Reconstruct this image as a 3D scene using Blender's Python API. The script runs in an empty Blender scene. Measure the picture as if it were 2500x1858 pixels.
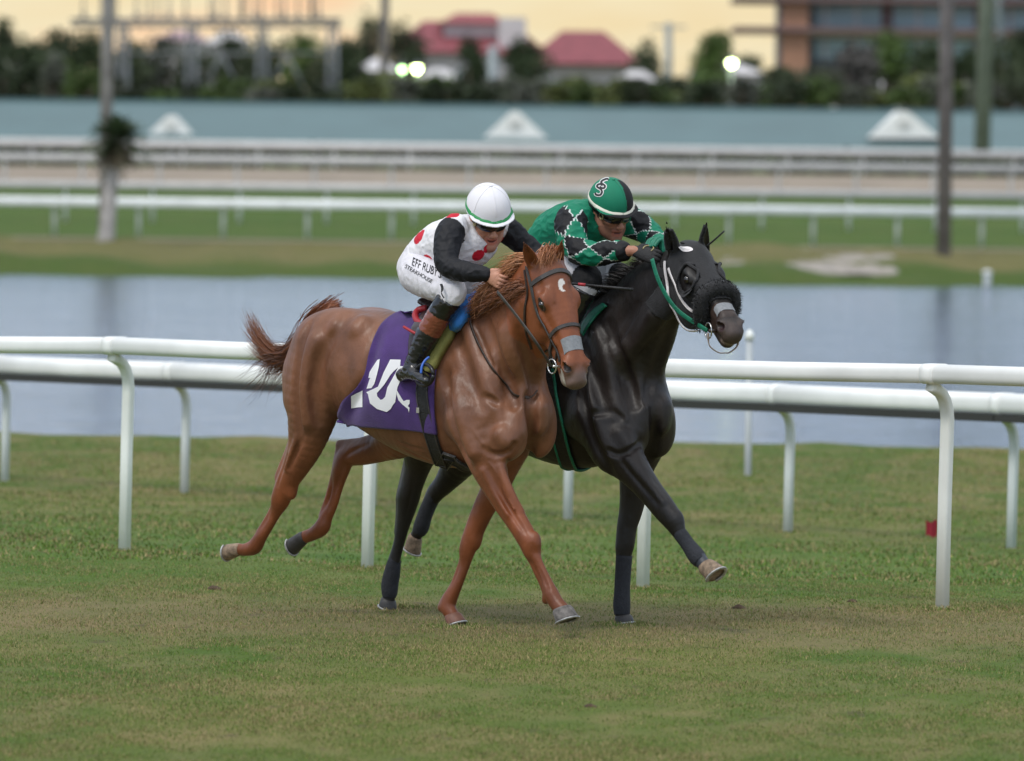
import bpy, math, random
import numpy as np
from mathutils import Vector, Matrix, noise as mnoise
from mathutils.bvhtree import BVHTree

random.seed(7); rng = np.random.default_rng(7)
scene = bpy.context.scene
COL = scene.collection
rad = math.radians

# ------------------------------------------------------------------ camera
CAM_H = 2.52; FPX = 16870.0; PITCH = math.atan(562 / FPX); ROLL = rad(0.7)
_f = np.array([0, math.cos(PITCH), -math.sin(PITCH)]); _r = np.array([1.0, 0, 0]); _u = np.cross(_r, _f)
CR = math.cos(ROLL) * _r + math.sin(ROLL) * _u
CU = -math.sin(ROLL) * _r + math.cos(ROLL) * _u
CAMP = np.array([0, 0, CAM_H])
cam_d = bpy.data.cameras.new('camera'); cam = bpy.data.objects.new('camera', cam_d); COL.objects.link(cam)
cam.matrix_world = Matrix(((CR[0], CU[0], -_f[0], 0), (CR[1], CU[1], -_f[1], 0), (CR[2], CU[2], -_f[2], CAM_H), (0, 0, 0, 1)))
cam_d.sensor_width = 36; cam_d.sensor_fit = 'HORIZONTAL'; cam_d.lens = 36 * FPX / 2500
cam_d.clip_start = 1; cam_d.clip_end = 9000
cam_d.dof.use_dof = True; cam_d.dof.focus_distance = 36.3
cam_d.dof.aperture_fstop = (cam_d.lens / 1000) / 0.070
scene.camera = cam

# ------------------------------------------------------------------ world: dusk sky, warm band at the horizon, bright cool cloud above
SUN_EL = rad(52); SUN_AZ = rad(222)          # azimuth measured clockwise from +Y
world = bpy.data.worlds.new('World'); scene.world = world; world.use_nodes = True
nt = world.node_tree; nt.nodes.clear()
wo = nt.nodes.new('ShaderNodeOutputWorld'); bg1 = nt.nodes.new('ShaderNodeBackground'); bg2 = nt.nodes.new('ShaderNodeBackground')
add = nt.nodes.new('ShaderNodeAddShader'); sky = nt.nodes.new('ShaderNodeTexSky'); sky.sky_type = 'NISHITA'
sky.sun_disc = False; sky.sun_elevation = SUN_EL; sky.sun_rotation = SUN_AZ; sky.dust_density = 3
nt.links.new(sky.outputs[0], bg1.inputs[0]); bg1.inputs[1].default_value = 0.012
tc = nt.nodes.new('ShaderNodeTexCoord'); sx = nt.nodes.new('ShaderNodeSeparateXYZ'); nt.links.new(tc.outputs['Generated'], sx.inputs[0])
nz = nt.nodes.new('ShaderNodeTexNoise'); nz.inputs['Scale'].default_value = 1.0; nz.inputs['Detail'].default_value = 4
mp = nt.nodes.new('ShaderNodeMapping'); mp.inputs['Scale'].default_value = (22, 22, 90)
nt.links.new(tc.outputs['Generated'], mp.inputs[0]); nt.links.new(mp.outputs[0], nz.inputs['Vector'])
rampc = nt.nodes.new('ShaderNodeValToRGB'); el = rampc.color_ramp.elements
el[0].position = 0.36; el[0].color = (0.86, 0.70, 0.42, 1); el[1].position = 0.63; el[1].color = (0.95, 0.62, 0.38, 1)
e = rampc.color_ramp.elements.new(0.5); e.color = (0.88, 0.76, 0.50, 1)
e = rampc.color_ramp.elements.new(0.72); e.color = (0.74, 0.70, 0.62, 1)
nt.links.new(nz.outputs[0], rampc.inputs[0])
ramp = nt.nodes.new('ShaderNodeValToRGB'); el = ramp.color_ramp.elements
el[0].position = 0.0; el[0].color = (0.80, 0.62, 0.40, 1); el[1].position = 1.0; el[1].color = (1.30, 1.32, 1.35, 1)
for p_, c_ in ((0.04, (0.78, 0.86, 1.0)), (0.08, (0.70, 0.85, 1.10)), (0.22, (0.50, 0.63, 0.84)), (0.45, (0.60, 0.68, 0.80))):
    e = ramp.color_ramp.elements.new(p_); e.color = (*c_, 1)
nt.links.new(sx.outputs['Z'], ramp.inputs[0])
mr = nt.nodes.new('ShaderNodeMapRange'); mr.inputs['From Min'].default_value = 0.026; mr.inputs['From Max'].default_value = 0.042
nt.links.new(sx.outputs['Z'], mr.inputs['Value'])
mx = nt.nodes.new('ShaderNodeMix'); mx.data_type = 'RGBA'
nt.links.new(mr.outputs[0], mx.inputs['Factor']); nt.links.new(rampc.outputs[0], mx.inputs['A']); nt.links.new(ramp.outputs[0], mx.inputs['B'])
nt.links.new(mx.outputs['Result'], bg2.inputs[0])
my = nt.nodes.new('ShaderNodeMapRange'); my.inputs['From Min'].default_value = .1; my.inputs['From Max'].default_value = -.8; my.inputs['To Min'].default_value = 1.0; my.inputs['To Max'].default_value = 1.25   # sky raised behind the camera, added front fill for the white posts
nt.links.new(sx.outputs['Y'], my.inputs['Value']); nt.links.new(my.outputs[0], bg2.inputs[1])
nt.links.new(bg1.outputs[0], add.inputs[0]); nt.links.new(bg2.outputs[0], add.inputs[1]); nt.links.new(add.outputs[0], wo.inputs[0])

sun_d = bpy.data.lights.new('sun', 'SUN'); sun_d.energy = 1.5; sun_d.angle = rad(13); sun_d.color = (1.0, 0.96, 0.90)
sun = bpy.data.objects.new('sun', sun_d); COL.objects.link(sun)
_sd = Vector((math.sin(SUN_AZ) * math.cos(SUN_EL), math.cos(SUN_AZ) * math.cos(SUN_EL), math.sin(SUN_EL)))
sun.rotation_euler = _sd.to_track_quat('Z', 'Y').to_euler(); sun.location = (0, 0, 60)
scene.view_settings.view_transform = 'Standard'; scene.view_settings.look = 'None'
scene.view_settings.exposure = 0.04; scene.view_settings.gamma = 1.0

# ------------------------------------------------------------------ projection helpers (photo pixels, 2500 x 1858)
def ray(u, v): return _f + CR * (u - 1250) / FPX + CU * (929 - v) / FPX
def at_depth(u, v, Y):
    d = ray(u, v); return CAMP + d * (Y / d[1])
def interp(x, pts): return np.interp(x, [p[0] for p in pts], [p[1] for p in pts])

def unit(v): v = np.asarray(v, float); return v / (np.linalg.norm(v) + 1e-12)
class Frame:                                   # local frame: x forward, y to the far side, z up; lat > 0 is towards the camera
    def __init__(s, O, a):
        s.O = np.array(O, float); s.a = -rad(a)
        s.x = np.array([math.cos(rad(a)), -math.sin(rad(a)), 0]); s.y = np.array([math.sin(rad(a)), math.cos(rad(a)), 0]); s.z = np.array([0, 0, 1.0])
        s.Rm = np.array([s.x, s.y, s.z])
    def L(s, u, v, lat):
        d = ray(u, v); t = ((s.O - CAMP) @ s.y - lat) / (d @ s.y); return s.Rm @ (CAMP + d * t - s.O)
    def W(s, q): return s.O + np.asarray(q) @ s.Rm
    def loc(s, P): return s.Rm @ (np.asarray(P) - s.O)
    def dirl(s, d): return s.Rm @ np.asarray(d)
    def dep(s, u, v, Y): return s.loc(at_depth(u, v, Y))
    def r(s, px): return px * 36.5 / FPX       # photo pixels to metres near the horses

# ------------------------------------------------------------------ scene helpers
def new_obj(name, me, parent=None, mat=None):
    o = bpy.data.objects.new(name, me); COL.objects.link(o)
    if mat is not None: me.materials.append(mat)
    if parent is not None: o.parent = parent
    return o
def tag(o, label=None, cat=None, group=None, kind=None):
    if label: o['label'] = label
    if cat: o['category'] = cat
    if group: o['group'] = group
    if kind: o['kind'] = kind
    return o
def empty(name, loc=(0, 0, 0), rz=0.0, label=None, cat=None, group=None):
    o = bpy.data.objects.new(name, None); COL.objects.link(o); o.location = loc; o.rotation_euler = (0, 0, rz); o.empty_display_size = 0.2
    return tag(o, label, cat, group)
def np_mesh(name, V, Fc, smooth=True):
    me = bpy.data.meshes.new(name); V = np.asarray(V, np.float32)
    Fc = np.asarray(Fc, np.int32); n, k = Fc.shape
    me.vertices.add(len(V)); me.vertices.foreach_set('co', V.ravel())
    me.loops.add(n * k); me.loops.foreach_set('vertex_index', Fc.ravel())
    me.polygons.add(n); me.polygons.foreach_set('loop_start', np.arange(0, n * k, k, dtype=np.int32))
    me.polygons.foreach_set('use_smooth', np.full(n, smooth, bool))
    me.update(calc_edges=True); me.validate(); return me
def set_col(me, C):
    a = me.color_attributes.new('Col', 'FLOAT_COLOR', 'POINT')
    C = np.asarray(C, np.float32)
    if C.shape[1] == 3: C = np.c_[C, np.ones(len(C), np.float32)]
    a.data.foreach_set('color', C.astype(np.float32).ravel())

class MB:
    def __init__(s): s.v = []; s.f = []
    def add(s, V, Fc):
        o = len(s.v); s.v += [tuple(map(float, p)) for p in V]; s.f += [tuple(i + o for i in q) for q in Fc]; return s
    def box(s, c, d, ax=None):
        c = np.array(c, float); d = np.array(d, float) / 2; A = np.eye(3) if ax is None else np.array(ax, float)
        V = [c + np.array([x, y, z]) * d @ A for x in (-1, 1) for y in (-1, 1) for z in (-1, 1)]
        return s.add(V, [(0, 1, 3, 2), (4, 6, 7, 5), (0, 4, 5, 1), (2, 3, 7, 6), (0, 2, 6, 4), (1, 5, 7, 3)])
    def sweep(s, P, prof, up=(0, 0, 1), caps=True, scale=None):
        # prof: closed list of (a, b): a along the side axis, b along up
        P = [np.array(p, float) for p in P]; n = len(P); m = len(prof); V = []; up = np.array(up, float)
        for i in range(n):
            t = P[min(i + 1, n - 1)] - P[max(i - 1, 0)]; t /= np.linalg.norm(t) + 1e-9
            sd = np.cross(t, up); ln = np.linalg.norm(sd)
            sd = sd / ln if ln > 1e-4 else np.array([1.0, 0, 0]); uu = np.cross(sd, t); k = 1 if scale is None else scale[i]
            V += [P[i] + sd * a * k + uu * b * k for a, b in prof]
        Fc = [(i * m + j, i * m + (j + 1) % m, (i + 1) * m + (j + 1) % m, (i + 1) * m + j) for i in range(n - 1) for j in range(m)]
        if caps: Fc += [tuple(range(m))[::-1], tuple((n - 1) * m + j for j in range(m))]
        return s.add(V, Fc)
    def tube(s, P, r, n=8, up=(0, 0, 1), caps=True):
        rr = r if hasattr(r, '__len__') else [r] * len(P)
        prof = [(math.cos(2 * math.pi * k / n), math.sin(2 * math.pi * k / n)) for k in range(n)]
        return s.sweep(P, prof, up, caps, rr)
    def build(s, name, mat, parent=None, smooth=False):
        me = bpy.data.meshes.new(name); me.from_pydata(s.v, [], s.f); me.update()
        if smooth:
            for p in me.polygons: p.use_smooth = True
        return new_obj(name, me, parent, mat)
def arc_prof(w, h, r, n=4):
    out = []
    for cx, cy, a0 in ((w / 2 - r, h / 2 - r, 0), (-w / 2 + r, h / 2 - r, 90), (-w / 2 + r, -h / 2 + r, 180), (w / 2 - r, -h / 2 + r, 270)):
        for k in range(n + 1):
            a = rad(a0 + 90 * k / n); out.append((cx + r * math.cos(a), cy + r * math.sin(a)))
    return out

# ------------------------------------------------------------------ materials
def mat(name, col, rough=0.6, var=0.0, scale=5.0, bump=0.0, bscale=40.0, metal=0.0, coat=0.0, sheen=0.0, spec=0.5, detail=4):
    m = bpy.data.materials.new(name); m.use_nodes = True; n = m.node_tree; b = n.nodes['Principled BSDF']
    b.inputs['Base Color'].default_value = (*col, 1); b.inputs['Roughness'].default_value = rough; b.inputs['Metallic'].default_value = metal
    b.inputs['Specular IOR Level'].default_value = spec
    if coat: b.inputs['Coat Weight'].default_value = coat; b.inputs['Coat Roughness'].default_value = 0.15
    if sheen: b.inputs['Sheen Weight'].default_value = sheen; b.inputs['Sheen Roughness'].default_value = 0.4
    if var or bump: tx = n.nodes.new('ShaderNodeTexCoord')
    if var:
        z = n.nodes.new('ShaderNodeTexNoise'); z.inputs['Scale'].default_value = scale; z.inputs['Detail'].default_value = detail; n.links.new(tx.outputs['Object'], z.inputs['Vector'])
        r = n.nodes.new('ShaderNodeValToRGB'); e = r.color_ramp.elements
        e[0].position = 0.3; e[0].color = (*[max(0, c * (1 - var)) for c in col], 1); e[1].position = 0.7; e[1].color = (*[min(1, c * (1 + var)) for c in col], 1)
        n.links.new(z.outputs[0], r.inputs[0]); n.links.new(r.outputs[0], b.inputs['Base Color'])
    if bump:
        z2 = n.nodes.new('ShaderNodeTexNoise'); z2.inputs['Scale'].default_value = bscale; z2.inputs['Detail'].default_value = 3; n.links.new(tx.outputs['Object'], z2.inputs['Vector'])
        bp = n.nodes.new('ShaderNodeBump'); bp.inputs['Strength'].default_value = bump; bp.inputs['Distance'].default_value = 0.01
        n.links.new(z2.outputs[0], bp.inputs['Height']); n.links.new(bp.outputs[0], b.inputs['Normal'])
    return m
def vmat(name, rough=0.5, bump=0.15, bscale=60, sheen=0.0, spec=0.5, var=0.15, vscale=9.0, stretch=(1, 1, 1)):
    m = mat(name, (0.5, 0.5, 0.5), rough, 0, 5, 0, spec=spec, sheen=sheen); n = m.node_tree; b = n.nodes['Principled BSDF']
    a = n.nodes.new('ShaderNodeVertexColor'); a.layer_name = 'Col'
    tx = n.nodes.new('ShaderNodeTexCoord'); mpn = n.nodes.new('ShaderNodeMapping'); mpn.inputs['Scale'].default_value = stretch; n.links.new(tx.outputs['Object'], mpn.inputs[0])
    z = n.nodes.new('ShaderNodeTexNoise'); z.inputs['Scale'].default_value = vscale; z.inputs['Detail'].default_value = 6; n.links.new(mpn.outputs[0], z.inputs['Vector'])
    mrn = n.nodes.new('ShaderNodeMapRange'); mrn.inputs['To Min'].default_value = 1 - var; mrn.inputs['To Max'].default_value = 1 + var; mrn.inputs['From Min'].default_value = .3; mrn.inputs['From Max'].default_value = .7
    n.links.new(z.outputs[0], mrn.inputs['Value'])
    mm = n.nodes.new('ShaderNodeVectorMath'); mm.operation = 'SCALE'; n.links.new(a.outputs[0], mm.inputs[0]); n.links.new(mrn.outputs[0], mm.inputs['Scale'])
    n.links.new(mm.outputs[0], b.inputs['Base Color'])
    if bump:
        z2 = n.nodes.new('ShaderNodeTexNoise'); z2.inputs['Scale'].default_value = bscale; z2.inputs['Detail'].default_value = 4; n.links.new(mpn.outputs[0], z2.inputs['Vector'])
        bp = n.nodes.new('ShaderNodeBump'); bp.inputs['Strength'].default_value = bump; bp.inputs['Distance'].default_value = 0.01
        n.links.new(z2.outputs[0], bp.inputs['Height']); n.links.new(bp.outputs[0], b.inputs['Normal'])
    return m
def emit(name, col, s):
    m = bpy.data.materials.new(name); m.use_nodes = True; n = m.node_tree; b = n.nodes['Principled BSDF']
    b.inputs['Base Color'].default_value = (*col, 1); b.inputs['Emission Color'].default_value = (*col, 1); b.inputs['Emission Strength'].default_value = s; return m
# ------------------------------------------------------------------ ground
FA = 42.0                                         # heading of the running rails, same convention as the horses
_fn = np.array([math.sin(rad(FA)), math.cos(rad(FA))])
FAR = [(0, 0), (67.0, 0), (69.0, -.35), (73, -1.2), (158, -1.4), (164, -.62), (168, -.28), (175, -.02), (190, .02), (196, .36), (212, 1.28), (221, 1.82), (262, 2.0), (5000, 2.0)]
def ground_z(x, y):
    q = x * _fn[0] + y * _fn[1]                   # distance across the track
    near = np.interp(q, [30.2, 38.5, 60], [0, -.25, -.3])
    far = interp(y, FAR)
    w = np.clip((y - 55) / 17, 0, 1)
    return near * (1 - w) + far - .3 * w * (np.asarray(y) < 120)
def hit_ground(u, v, lo=20, hi=260):
    d = ray(u, v); ys = np.linspace(lo, hi, 4000); P = CAMP[None] + d[None] * (ys / d[1])[:, None]
    k = np.argmax(P[:, 2] < ground_z(P[:, 0], P[:, 1])); return P[k]

def grass_mat():
    m = bpy.data.materials.new('turf'); m.use_nodes = True; n = m.node_tree; b = n.nodes['Principled BSDF']; b.inputs['Roughness'].default_value = .85; b.inputs['Specular IOR Level'].default_value = .15
    tx = n.nodes.new('ShaderNodeTexCoord')
    def nz(scale, det, st=(1, 1, 1)):
        mp = n.nodes.new('ShaderNodeMapping'); mp.inputs['Scale'].default_value = st; n.links.new(tx.outputs['Object'], mp.inputs[0])
        z = n.nodes.new('ShaderNodeTexNoise'); z.inputs['Scale'].default_value = scale; z.inputs['Detail'].default_value = det; n.links.new(mp.outputs[0], z.inputs['Vector']); return z
    z1 = nz(.5, 6, (1, .45, 1)); z2 = nz(2.6, 10, (1, .45, 1)); z3 = nz(60, 3)
    r1 = n.nodes.new('ShaderNodeValToRGB'); e = r1.color_ramp.elements
    e[0].position = .42; e[0].color = (.060, .104, .012, 1); e[1].position = .60; e[1].color = (.150, .140, .038, 1)
    n.links.new(z1.outputs[0], r1.inputs[0])
    r2 = n.nodes.new('ShaderNodeValToRGB'); e = r2.color_ramp.elements
    e[0].position = .40; e[0].color = (.066, .112, .015, 1); e[1].position = .66; e[1].color = (.215, .165, .08, 1)
    n.links.new(z2.outputs[0], r2.inputs[0])
    mx = n.nodes.new('ShaderNodeMix'); mx.data_type = 'RGBA'; mx.inputs['Factor'].default_value = .5
    n.links.new(r1.outputs[0], mx.inputs['A']); n.links.new(r2.outputs[0], mx.inputs['B'])
    # worn, drier racing line between the rails and the camera; greener towards the pond
    sx = n.nodes.new('ShaderNodeSeparateXYZ'); n.links.new(tx.outputs['Object'], sx.inputs[0])
    def zone(y0, y1, y2, y3):
        a = n.nodes.new('ShaderNodeMapRange'); a.inputs['From Min'].default_value = y0; a.inputs['From Max'].default_value = y1; n.links.new(sx.outputs['Y'], a.inputs['Value'])
        c = n.nodes.new('ShaderNodeMapRange'); c.inputs['From Min'].default_value = y2; c.inputs['From Max'].default_value = y3; c.inputs['To Min'].default_value = 1; c.inputs['To Max'].default_value = 0; n.links.new(sx.outputs['Y'], c.inputs['Value'])
        k = n.nodes.new('ShaderNodeMath'); k.operation = 'MULTIPLY'; n.links.new(a.outputs[0], k.inputs[0]); n.links.new(c.outputs[0], k.inputs[1]); return k
    def blend(prev, colr, fac_node, amt):
        k = n.nodes.new('ShaderNodeMath'); k.operation = 'MULTIPLY'; n.links.new(fac_node.outputs[0], k.inputs[0]); k.inputs[1].default_value = amt
        x = n.nodes.new('ShaderNodeMix'); x.data_type = 'RGBA'; n.links.new(k.outputs[0], x.inputs['Factor']); n.links.new(prev, x.inputs['A']); x.inputs['B'].default_value = (*colr, 1); return x.outputs['Result']
    out = mx.outputs['Result']
    out = blend(out, (.185, .140, .070), zone(34.8, 36.0, 37.8, 39.4), .60)
    out = blend(out, (.058, .135, .016), zone(38.6, 41, 46, 54), .55)
    out = blend(out, (.050, .085, .012), zone(160, 163, 168, 172), .85)
    out = blend(out, (.135, .120, .045), zone(168, 171, 182, 184), .75)
    out = blend(out, (.058, .105, .018), zone(186, 188, 230, 260), .85)
    z4 = nz(5.5, 4, (1, .5, 1)); rs = n.nodes.new('ShaderNodeMapRange'); rs.inputs['From Min'].default_value = .62; rs.inputs['From Max'].default_value = .72; n.links.new(z4.outputs[0], rs.inputs['Value'])
    out = blend(out, (.075, .055, .032), rs, .65)
    mr = n.nodes.new('ShaderNodeMapRange'); mr.inputs['To Min'].default_value = .6; mr.inputs['To Max'].default_value = 1.4; mr.inputs['From Min'].default_value = .3; mr.inputs['From Max'].default_value = .7
    n.links.new(z3.outputs[0], mr.inputs['Value'])
    sc = n.nodes.new('ShaderNodeVectorMath'); sc.operation = 'SCALE'; n.links.new(out, sc.inputs[0]); n.links.new(mr.outputs[0], sc.inputs['Scale'])
    n.links.new(sc.outputs[0], b.inputs['Base Color'])
    bp = n.nodes.new('ShaderNodeBump'); bp.inputs['Strength'].default_value = .6; bp.inputs['Distance'].default_value = .02; n.links.new(z3.outputs[0], bp.inputs['Height']); n.links.new(bp.outputs[0], b.inputs['Normal'])
    return m
M_TURF = grass_mat()
ys = np.unique(np.r_[np.arange(5, 80, 1.0), np.arange(64, 76, .4), np.arange(80, 156, 8), np.arange(156, 200, .8), np.arange(200, 264, 3), [300, 400, 600, 1000, 2000, 5000]])
xs = np.unique(np.r_[np.arange(-20, 20.1, .5), -np.geomspace(21, 3000, 26), np.geomspace(21, 3000, 26)])
X, Y = np.meshgrid(xs, ys); Z = ground_z(X, Y)
Z += np.where((Y > 158) & (Y < 180), .10 * np.sin(X * .31) + .08 * np.sin(X * .83 + Y) + .07 * np.sin(X * 1.9 + 2), 0) + np.where((Y > 65) & (Y < 74), .008 * np.sin(X * 1.1) + .01 * np.sin(X * 2.3 + 1) + .012 * np.sin(X * 4.7), 0)
V = np.c_[X.ravel(), Y.ravel(), Z.ravel()]; nx = len(xs); I = np.arange(len(V)).reshape(X.shape)
Fq = np.c_[I[:-1, :-1].ravel(), I[:-1, 1:].ravel(), I[1:, 1:].ravel(), I[1:, :-1].ravel()]
g = new_obj('ground', np_mesh('ground', V, Fq), None, M_TURF); tag(g, 'mown green and straw coloured turf of the race track', 'ground', kind='structure')

def strip(name, y0, y1, m, dz, label):
    mb = MB(); n = 40; V = []
    xx = np.linspace(-120, 120, n); rows = np.linspace(y0, y1, 12)
    for y in rows:
        for x in xx: V.append((x, y, float(ground_z(x, y)) + dz))
    Fc = [(r * n + c, r * n + c + 1, (r + 1) * n + c + 1, (r + 1) * n + c) for r in range(11) for c in range(n - 1)]
    o = mb.add(V, Fc).build(name, m); tag(o, label, name.replace('_', ' '), kind='structure'); return o
M_DIRT = mat('track_dirt', (.25, .205, .155), .9, .18, .6, .3, 8)
strip('dirt_track', 210.3, 220.8, M_DIRT, .03, 'harrowed tan dirt track between the far white rails')
strip('path', 183.2, 186.2, mat('path_sand', (.21, .17, .11), .9, .2, .5), .02, 'narrow worn path along the far side of the pond')

def water_mat():
    m = mat('pond_water', (.05, .08, .125), .11); n = m.node_tree; b = n.nodes['Principled BSDF']; b.inputs['IOR'].default_value = 1.33
    tx = n.nodes.new('ShaderNodeTexCoord'); mp = n.nodes.new('ShaderNodeMapping'); mp.inputs['Scale'].default_value = (.7, 1.0, 1); n.links.new(tx.outputs['Object'], mp.inputs[0])
    z = n.nodes.new('ShaderNodeTexNoise'); z.inputs['Scale'].default_value = 1.6; z.inputs['Detail'].default_value = 6; n.links.new(mp.outputs[0], z.inputs['Vector'])
    bp = n.nodes.new('ShaderNodeBump'); bp.inputs['Strength'].default_value = .8; bp.inputs['Distance'].default_value = .16; n.links.new(z.outputs[0], bp.inputs['Height']); n.links.new(bp.outputs[0], b.inputs['Normal'])
    zb = n.nodes.new('ShaderNodeTexNoise'); zb.inputs['Scale'].default_value = 1.0; mb2 = n.nodes.new('ShaderNodeMapping'); mb2.inputs['Scale'].default_value = (.03, .22, 1); n.links.new(tx.outputs['Object'], mb2.inputs[0]); n.links.new(mb2.outputs[0], zb.inputs['Vector'])
    rb = n.nodes.new('ShaderNodeMapRange'); rb.inputs['From Min'].default_value = .35; rb.inputs['From Max'].default_value = .65; rb.inputs['To Min'].default_value = .5; rb.inputs['To Max'].default_value = .7; n.links.new(zb.outputs[0], rb.inputs['Value']); n.links.new(rb.outputs[0], bp.inputs['Strength'])
    return m
w = MB().add([(-400, 67, -.6), (400, 67, -.6), (400, 166, -.6), (-400, 166, -.6)], [(0, 1, 2, 3)]).build('water', water_mat())
tag(w, 'calm grey blue pond in the infield', 'water', kind='structure')

# grass blades over the part of the turf close enough to read as blades
def blades(n, y0, y1, hmin, hmax, wid):
    y = y0 + (y1 - y0) * rng.random(n) ** 1.15; half = y * .0775 + .9; x = (rng.random(n) * 2 - 1) * half
    cl = np.array([0.0] * n)
    for kx, ky, ph in ((1.3, .9, 0), (3.1, 2.2, 1), (7.3, 5.1, 2), (.6, .4, 4)): cl += np.sin(x * kx * 2 + ph + np.sin(y * ky)) * np.sin(y * ky * 2 + ph * 2 + x * .3)
    keep = rng.random(n) < np.clip(.62 + .22 * cl, .08, 1); x = x[keep]; y = y[keep]; cl = cl[keep]; n = len(x)
    z = ground_z(x, y); h = (hmin + (hmax - hmin) * rng.random(n) ** 2) * (1 + .12 * cl); a = rng.random(n) * 6.283; ln = rng.random(n) * 1.1; b_ = rng.random(n) * 6.283
    dx = np.cos(a) * wid / 2; dy = np.sin(a) * wid / 2
    base = np.c_[x, y, z - .002]; s = np.c_[dx, dy, 0 * dx]; tip = np.c_[x + np.cos(b_) * h * ln, y + np.sin(b_) * h * ln, z + h]
    V = np.stack([base - s, base + s, tip], 1).reshape(-1, 3); Fc = np.arange(3 * n).reshape(-1, 3)
    t = rng.random(n); dry = (t < .27 + .16 * cl + .22 * np.exp(-((y - 37) / 1.7) ** 2))
    c = np.where(dry[:, None], np.array([.36, .285, .135]) * (.45 + .7 * rng.random((n, 1))), np.array([.108, .172, .026]) * (.45 + .9 * rng.random((n, 1))))
    return V, Fc, np.repeat(c, 3, 0)
VV = []; FF = []; CC = []; o_ = 0
for args in ((560000, 28.0, 42, .005, .018, .0042), (130000, 42, 66, .008, .028, .012)):
    V, Fc, c = blades(*args); VV.append(V); FF.append(Fc + o_); CC.append(c); o_ += len(V)
for u_, v_, n_ in ((1112, 1529, 700), (1522, 1525, 700), (945, 1483, 600), (303, 1345, 420), (896, 1387, 420), (1569, 1435, 420), (2300, 1486, 420), (450, 1206, 300), (1385, 1271, 300), (1923, 1300, 300), (2468, 1341, 300)):          # longer tufts the planted hooves press into
    p_ = hit_ground(u_, v_); n = n_; a = rng.random(n) * 6.283; r = .03 + .16 * rng.random(n) ** .7; x = p_[0] + np.cos(a) * r; y = p_[1] + np.sin(a) * r; h = (.010 + .024 * rng.random(n)) * (1 - r * 3); zt = float(ground_z(p_[0], p_[1])); b_ = rng.random(n) * 6.283; w_ = .003
    V = np.stack([np.c_[x - w_, y, 0 * x - .002 + zt], np.c_[x + w_, y, 0 * x - .002 + zt], np.c_[x + np.cos(b_) * h * .6, y + np.sin(b_) * h * .6, h + zt]], 1).reshape(-1, 3); VV.append(V); FF.append(np.arange(3 * n).reshape(-1, 3) + o_); o_ += len(V)
    c = np.where(rng.random((n, 1)) < .45, np.array([.36, .29, .15]), np.array([.115, .175, .035])) * (.6 + .8 * rng.random((n, 1))); CC.append(np.repeat(c, 3, 0))
me = np_mesh('grass', np.vstack(VV), np.vstack(FF), False); set_col(me, np.vstack(CC))
M_BLADE = vmat('grass_blades', .7, 0, spec=.2, var=.1)
gr = new_obj('grass', me, None, M_BLADE); tag(gr, 'short green and dry blades of grass covering the track', 'grass', kind='stuff')

# ------------------------------------------------------------------ running rails
def white_plastic(name, col, rough=.45):
    return mat(name, col, rough, .10, 2.5, .04, 30, detail=8)
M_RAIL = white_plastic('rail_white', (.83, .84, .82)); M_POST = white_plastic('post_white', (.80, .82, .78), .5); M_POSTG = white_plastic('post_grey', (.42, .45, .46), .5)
M_POSTG2 = white_plastic('post_shaded', (.62, .66, .65), .5); M_UNDER = mat('rail_shade_strip', (.030, .032, .028), .8)  # shade put into the colour: duller post white, near-black strip for the rail
def fence(name, label, group, posts, top_px, rail_w, rail_h, over, pr, mpost, mrail, lip=False):
    """posts: (u, v) where each post meets the ground; top_px(u) gives the photo row of the rail's top edge"""
    P = [hit_ground(u, v) for u, v in posts]
    n = np.array([-_fn[0], -_fn[1], 0]); root = empty(name, tuple(P[len(P) // 2]), 0, label, 'fence', group)
    o0 = np.array(P[len(P) // 2]); tops = []
    for (u, v), p in zip(posts, P):
        d = ray(u, top_px(u)); tops.append(CAM_H + d[2] / d[1] * p[1])
    cx = []
    for i, p in enumerate(P):
        q = p - o0; h = tops[i] - p[2] - rail_h; lean = np.array([0.012 * h, 0, 0])
        pts = [q + np.array([0, 0, -.12]), q + np.array([0, 0, h * .5]) + lean * .5, q + np.array([0, 0, h - .20]) + lean]
        for a in (20, 40, 60, 80): pts.append(q + lean + np.array([0, 0, h - .20 + .17 * math.sin(rad(a))]) + n * over * (1 - math.cos(rad(a))))
        pts.append(q + lean + np.array([0, 0, h - .012]) + n * (over + .03))
        mb = MB(); prof = arc_prof(2 * pr, 2 * pr * .8, pr * .5, 3)
        mb.sweep(pts, prof, up=_fnv, caps=True, scale=None); mb.build('post', mpost, root, True)
        cx.append(q + lean + n * over + np.array([0, 0, h + rail_h / 2 + .004]))
    # rail in lengths that butt on each other
    line = [cx[0] + (cx[0] - cx[1]) * 1.2] + cx + [cx[-1] + (cx[-1] - cx[-2]) * 1.2]
    seg = MB(); prof = arc_prof(rail_w, rail_h, rail_h * .38, 4)
    for i in range(len(line) - 1):
        a, b = line[i], line[i + 1]; t = (b - a) / np.linalg.norm(b - a)
        mb = MB(); mb.sweep([a + t * .001, (a + b) / 2 - np.array([0, 0, .004]), b - t * .001], prof)
        mb.build('rail', mrail, root, True)
        if lip: MB().box((a + b) / 2 - np.array([0, 0, rail_h / 2 + .024]) + n * .02, (np.linalg.norm(b - a) - .004, rail_w * .8, .052), [t, np.cross((0, 0, 1), t), (0, 0, 1)]).build('rail_shade_strip', M_UNDER, root)  # near-black box standing in for shadow and grime under the rail
        k = MB(); k.sweep([b - t * .045, b + t * .045], arc_prof(rail_w + .008, rail_h + .008, rail_h * .4, 4)); k.build('rail_sleeve', mrail, root, True)
    return root
_fnv = np.array([_fn[0], _fn[1], 0.0])
dd = 1.1246
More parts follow.
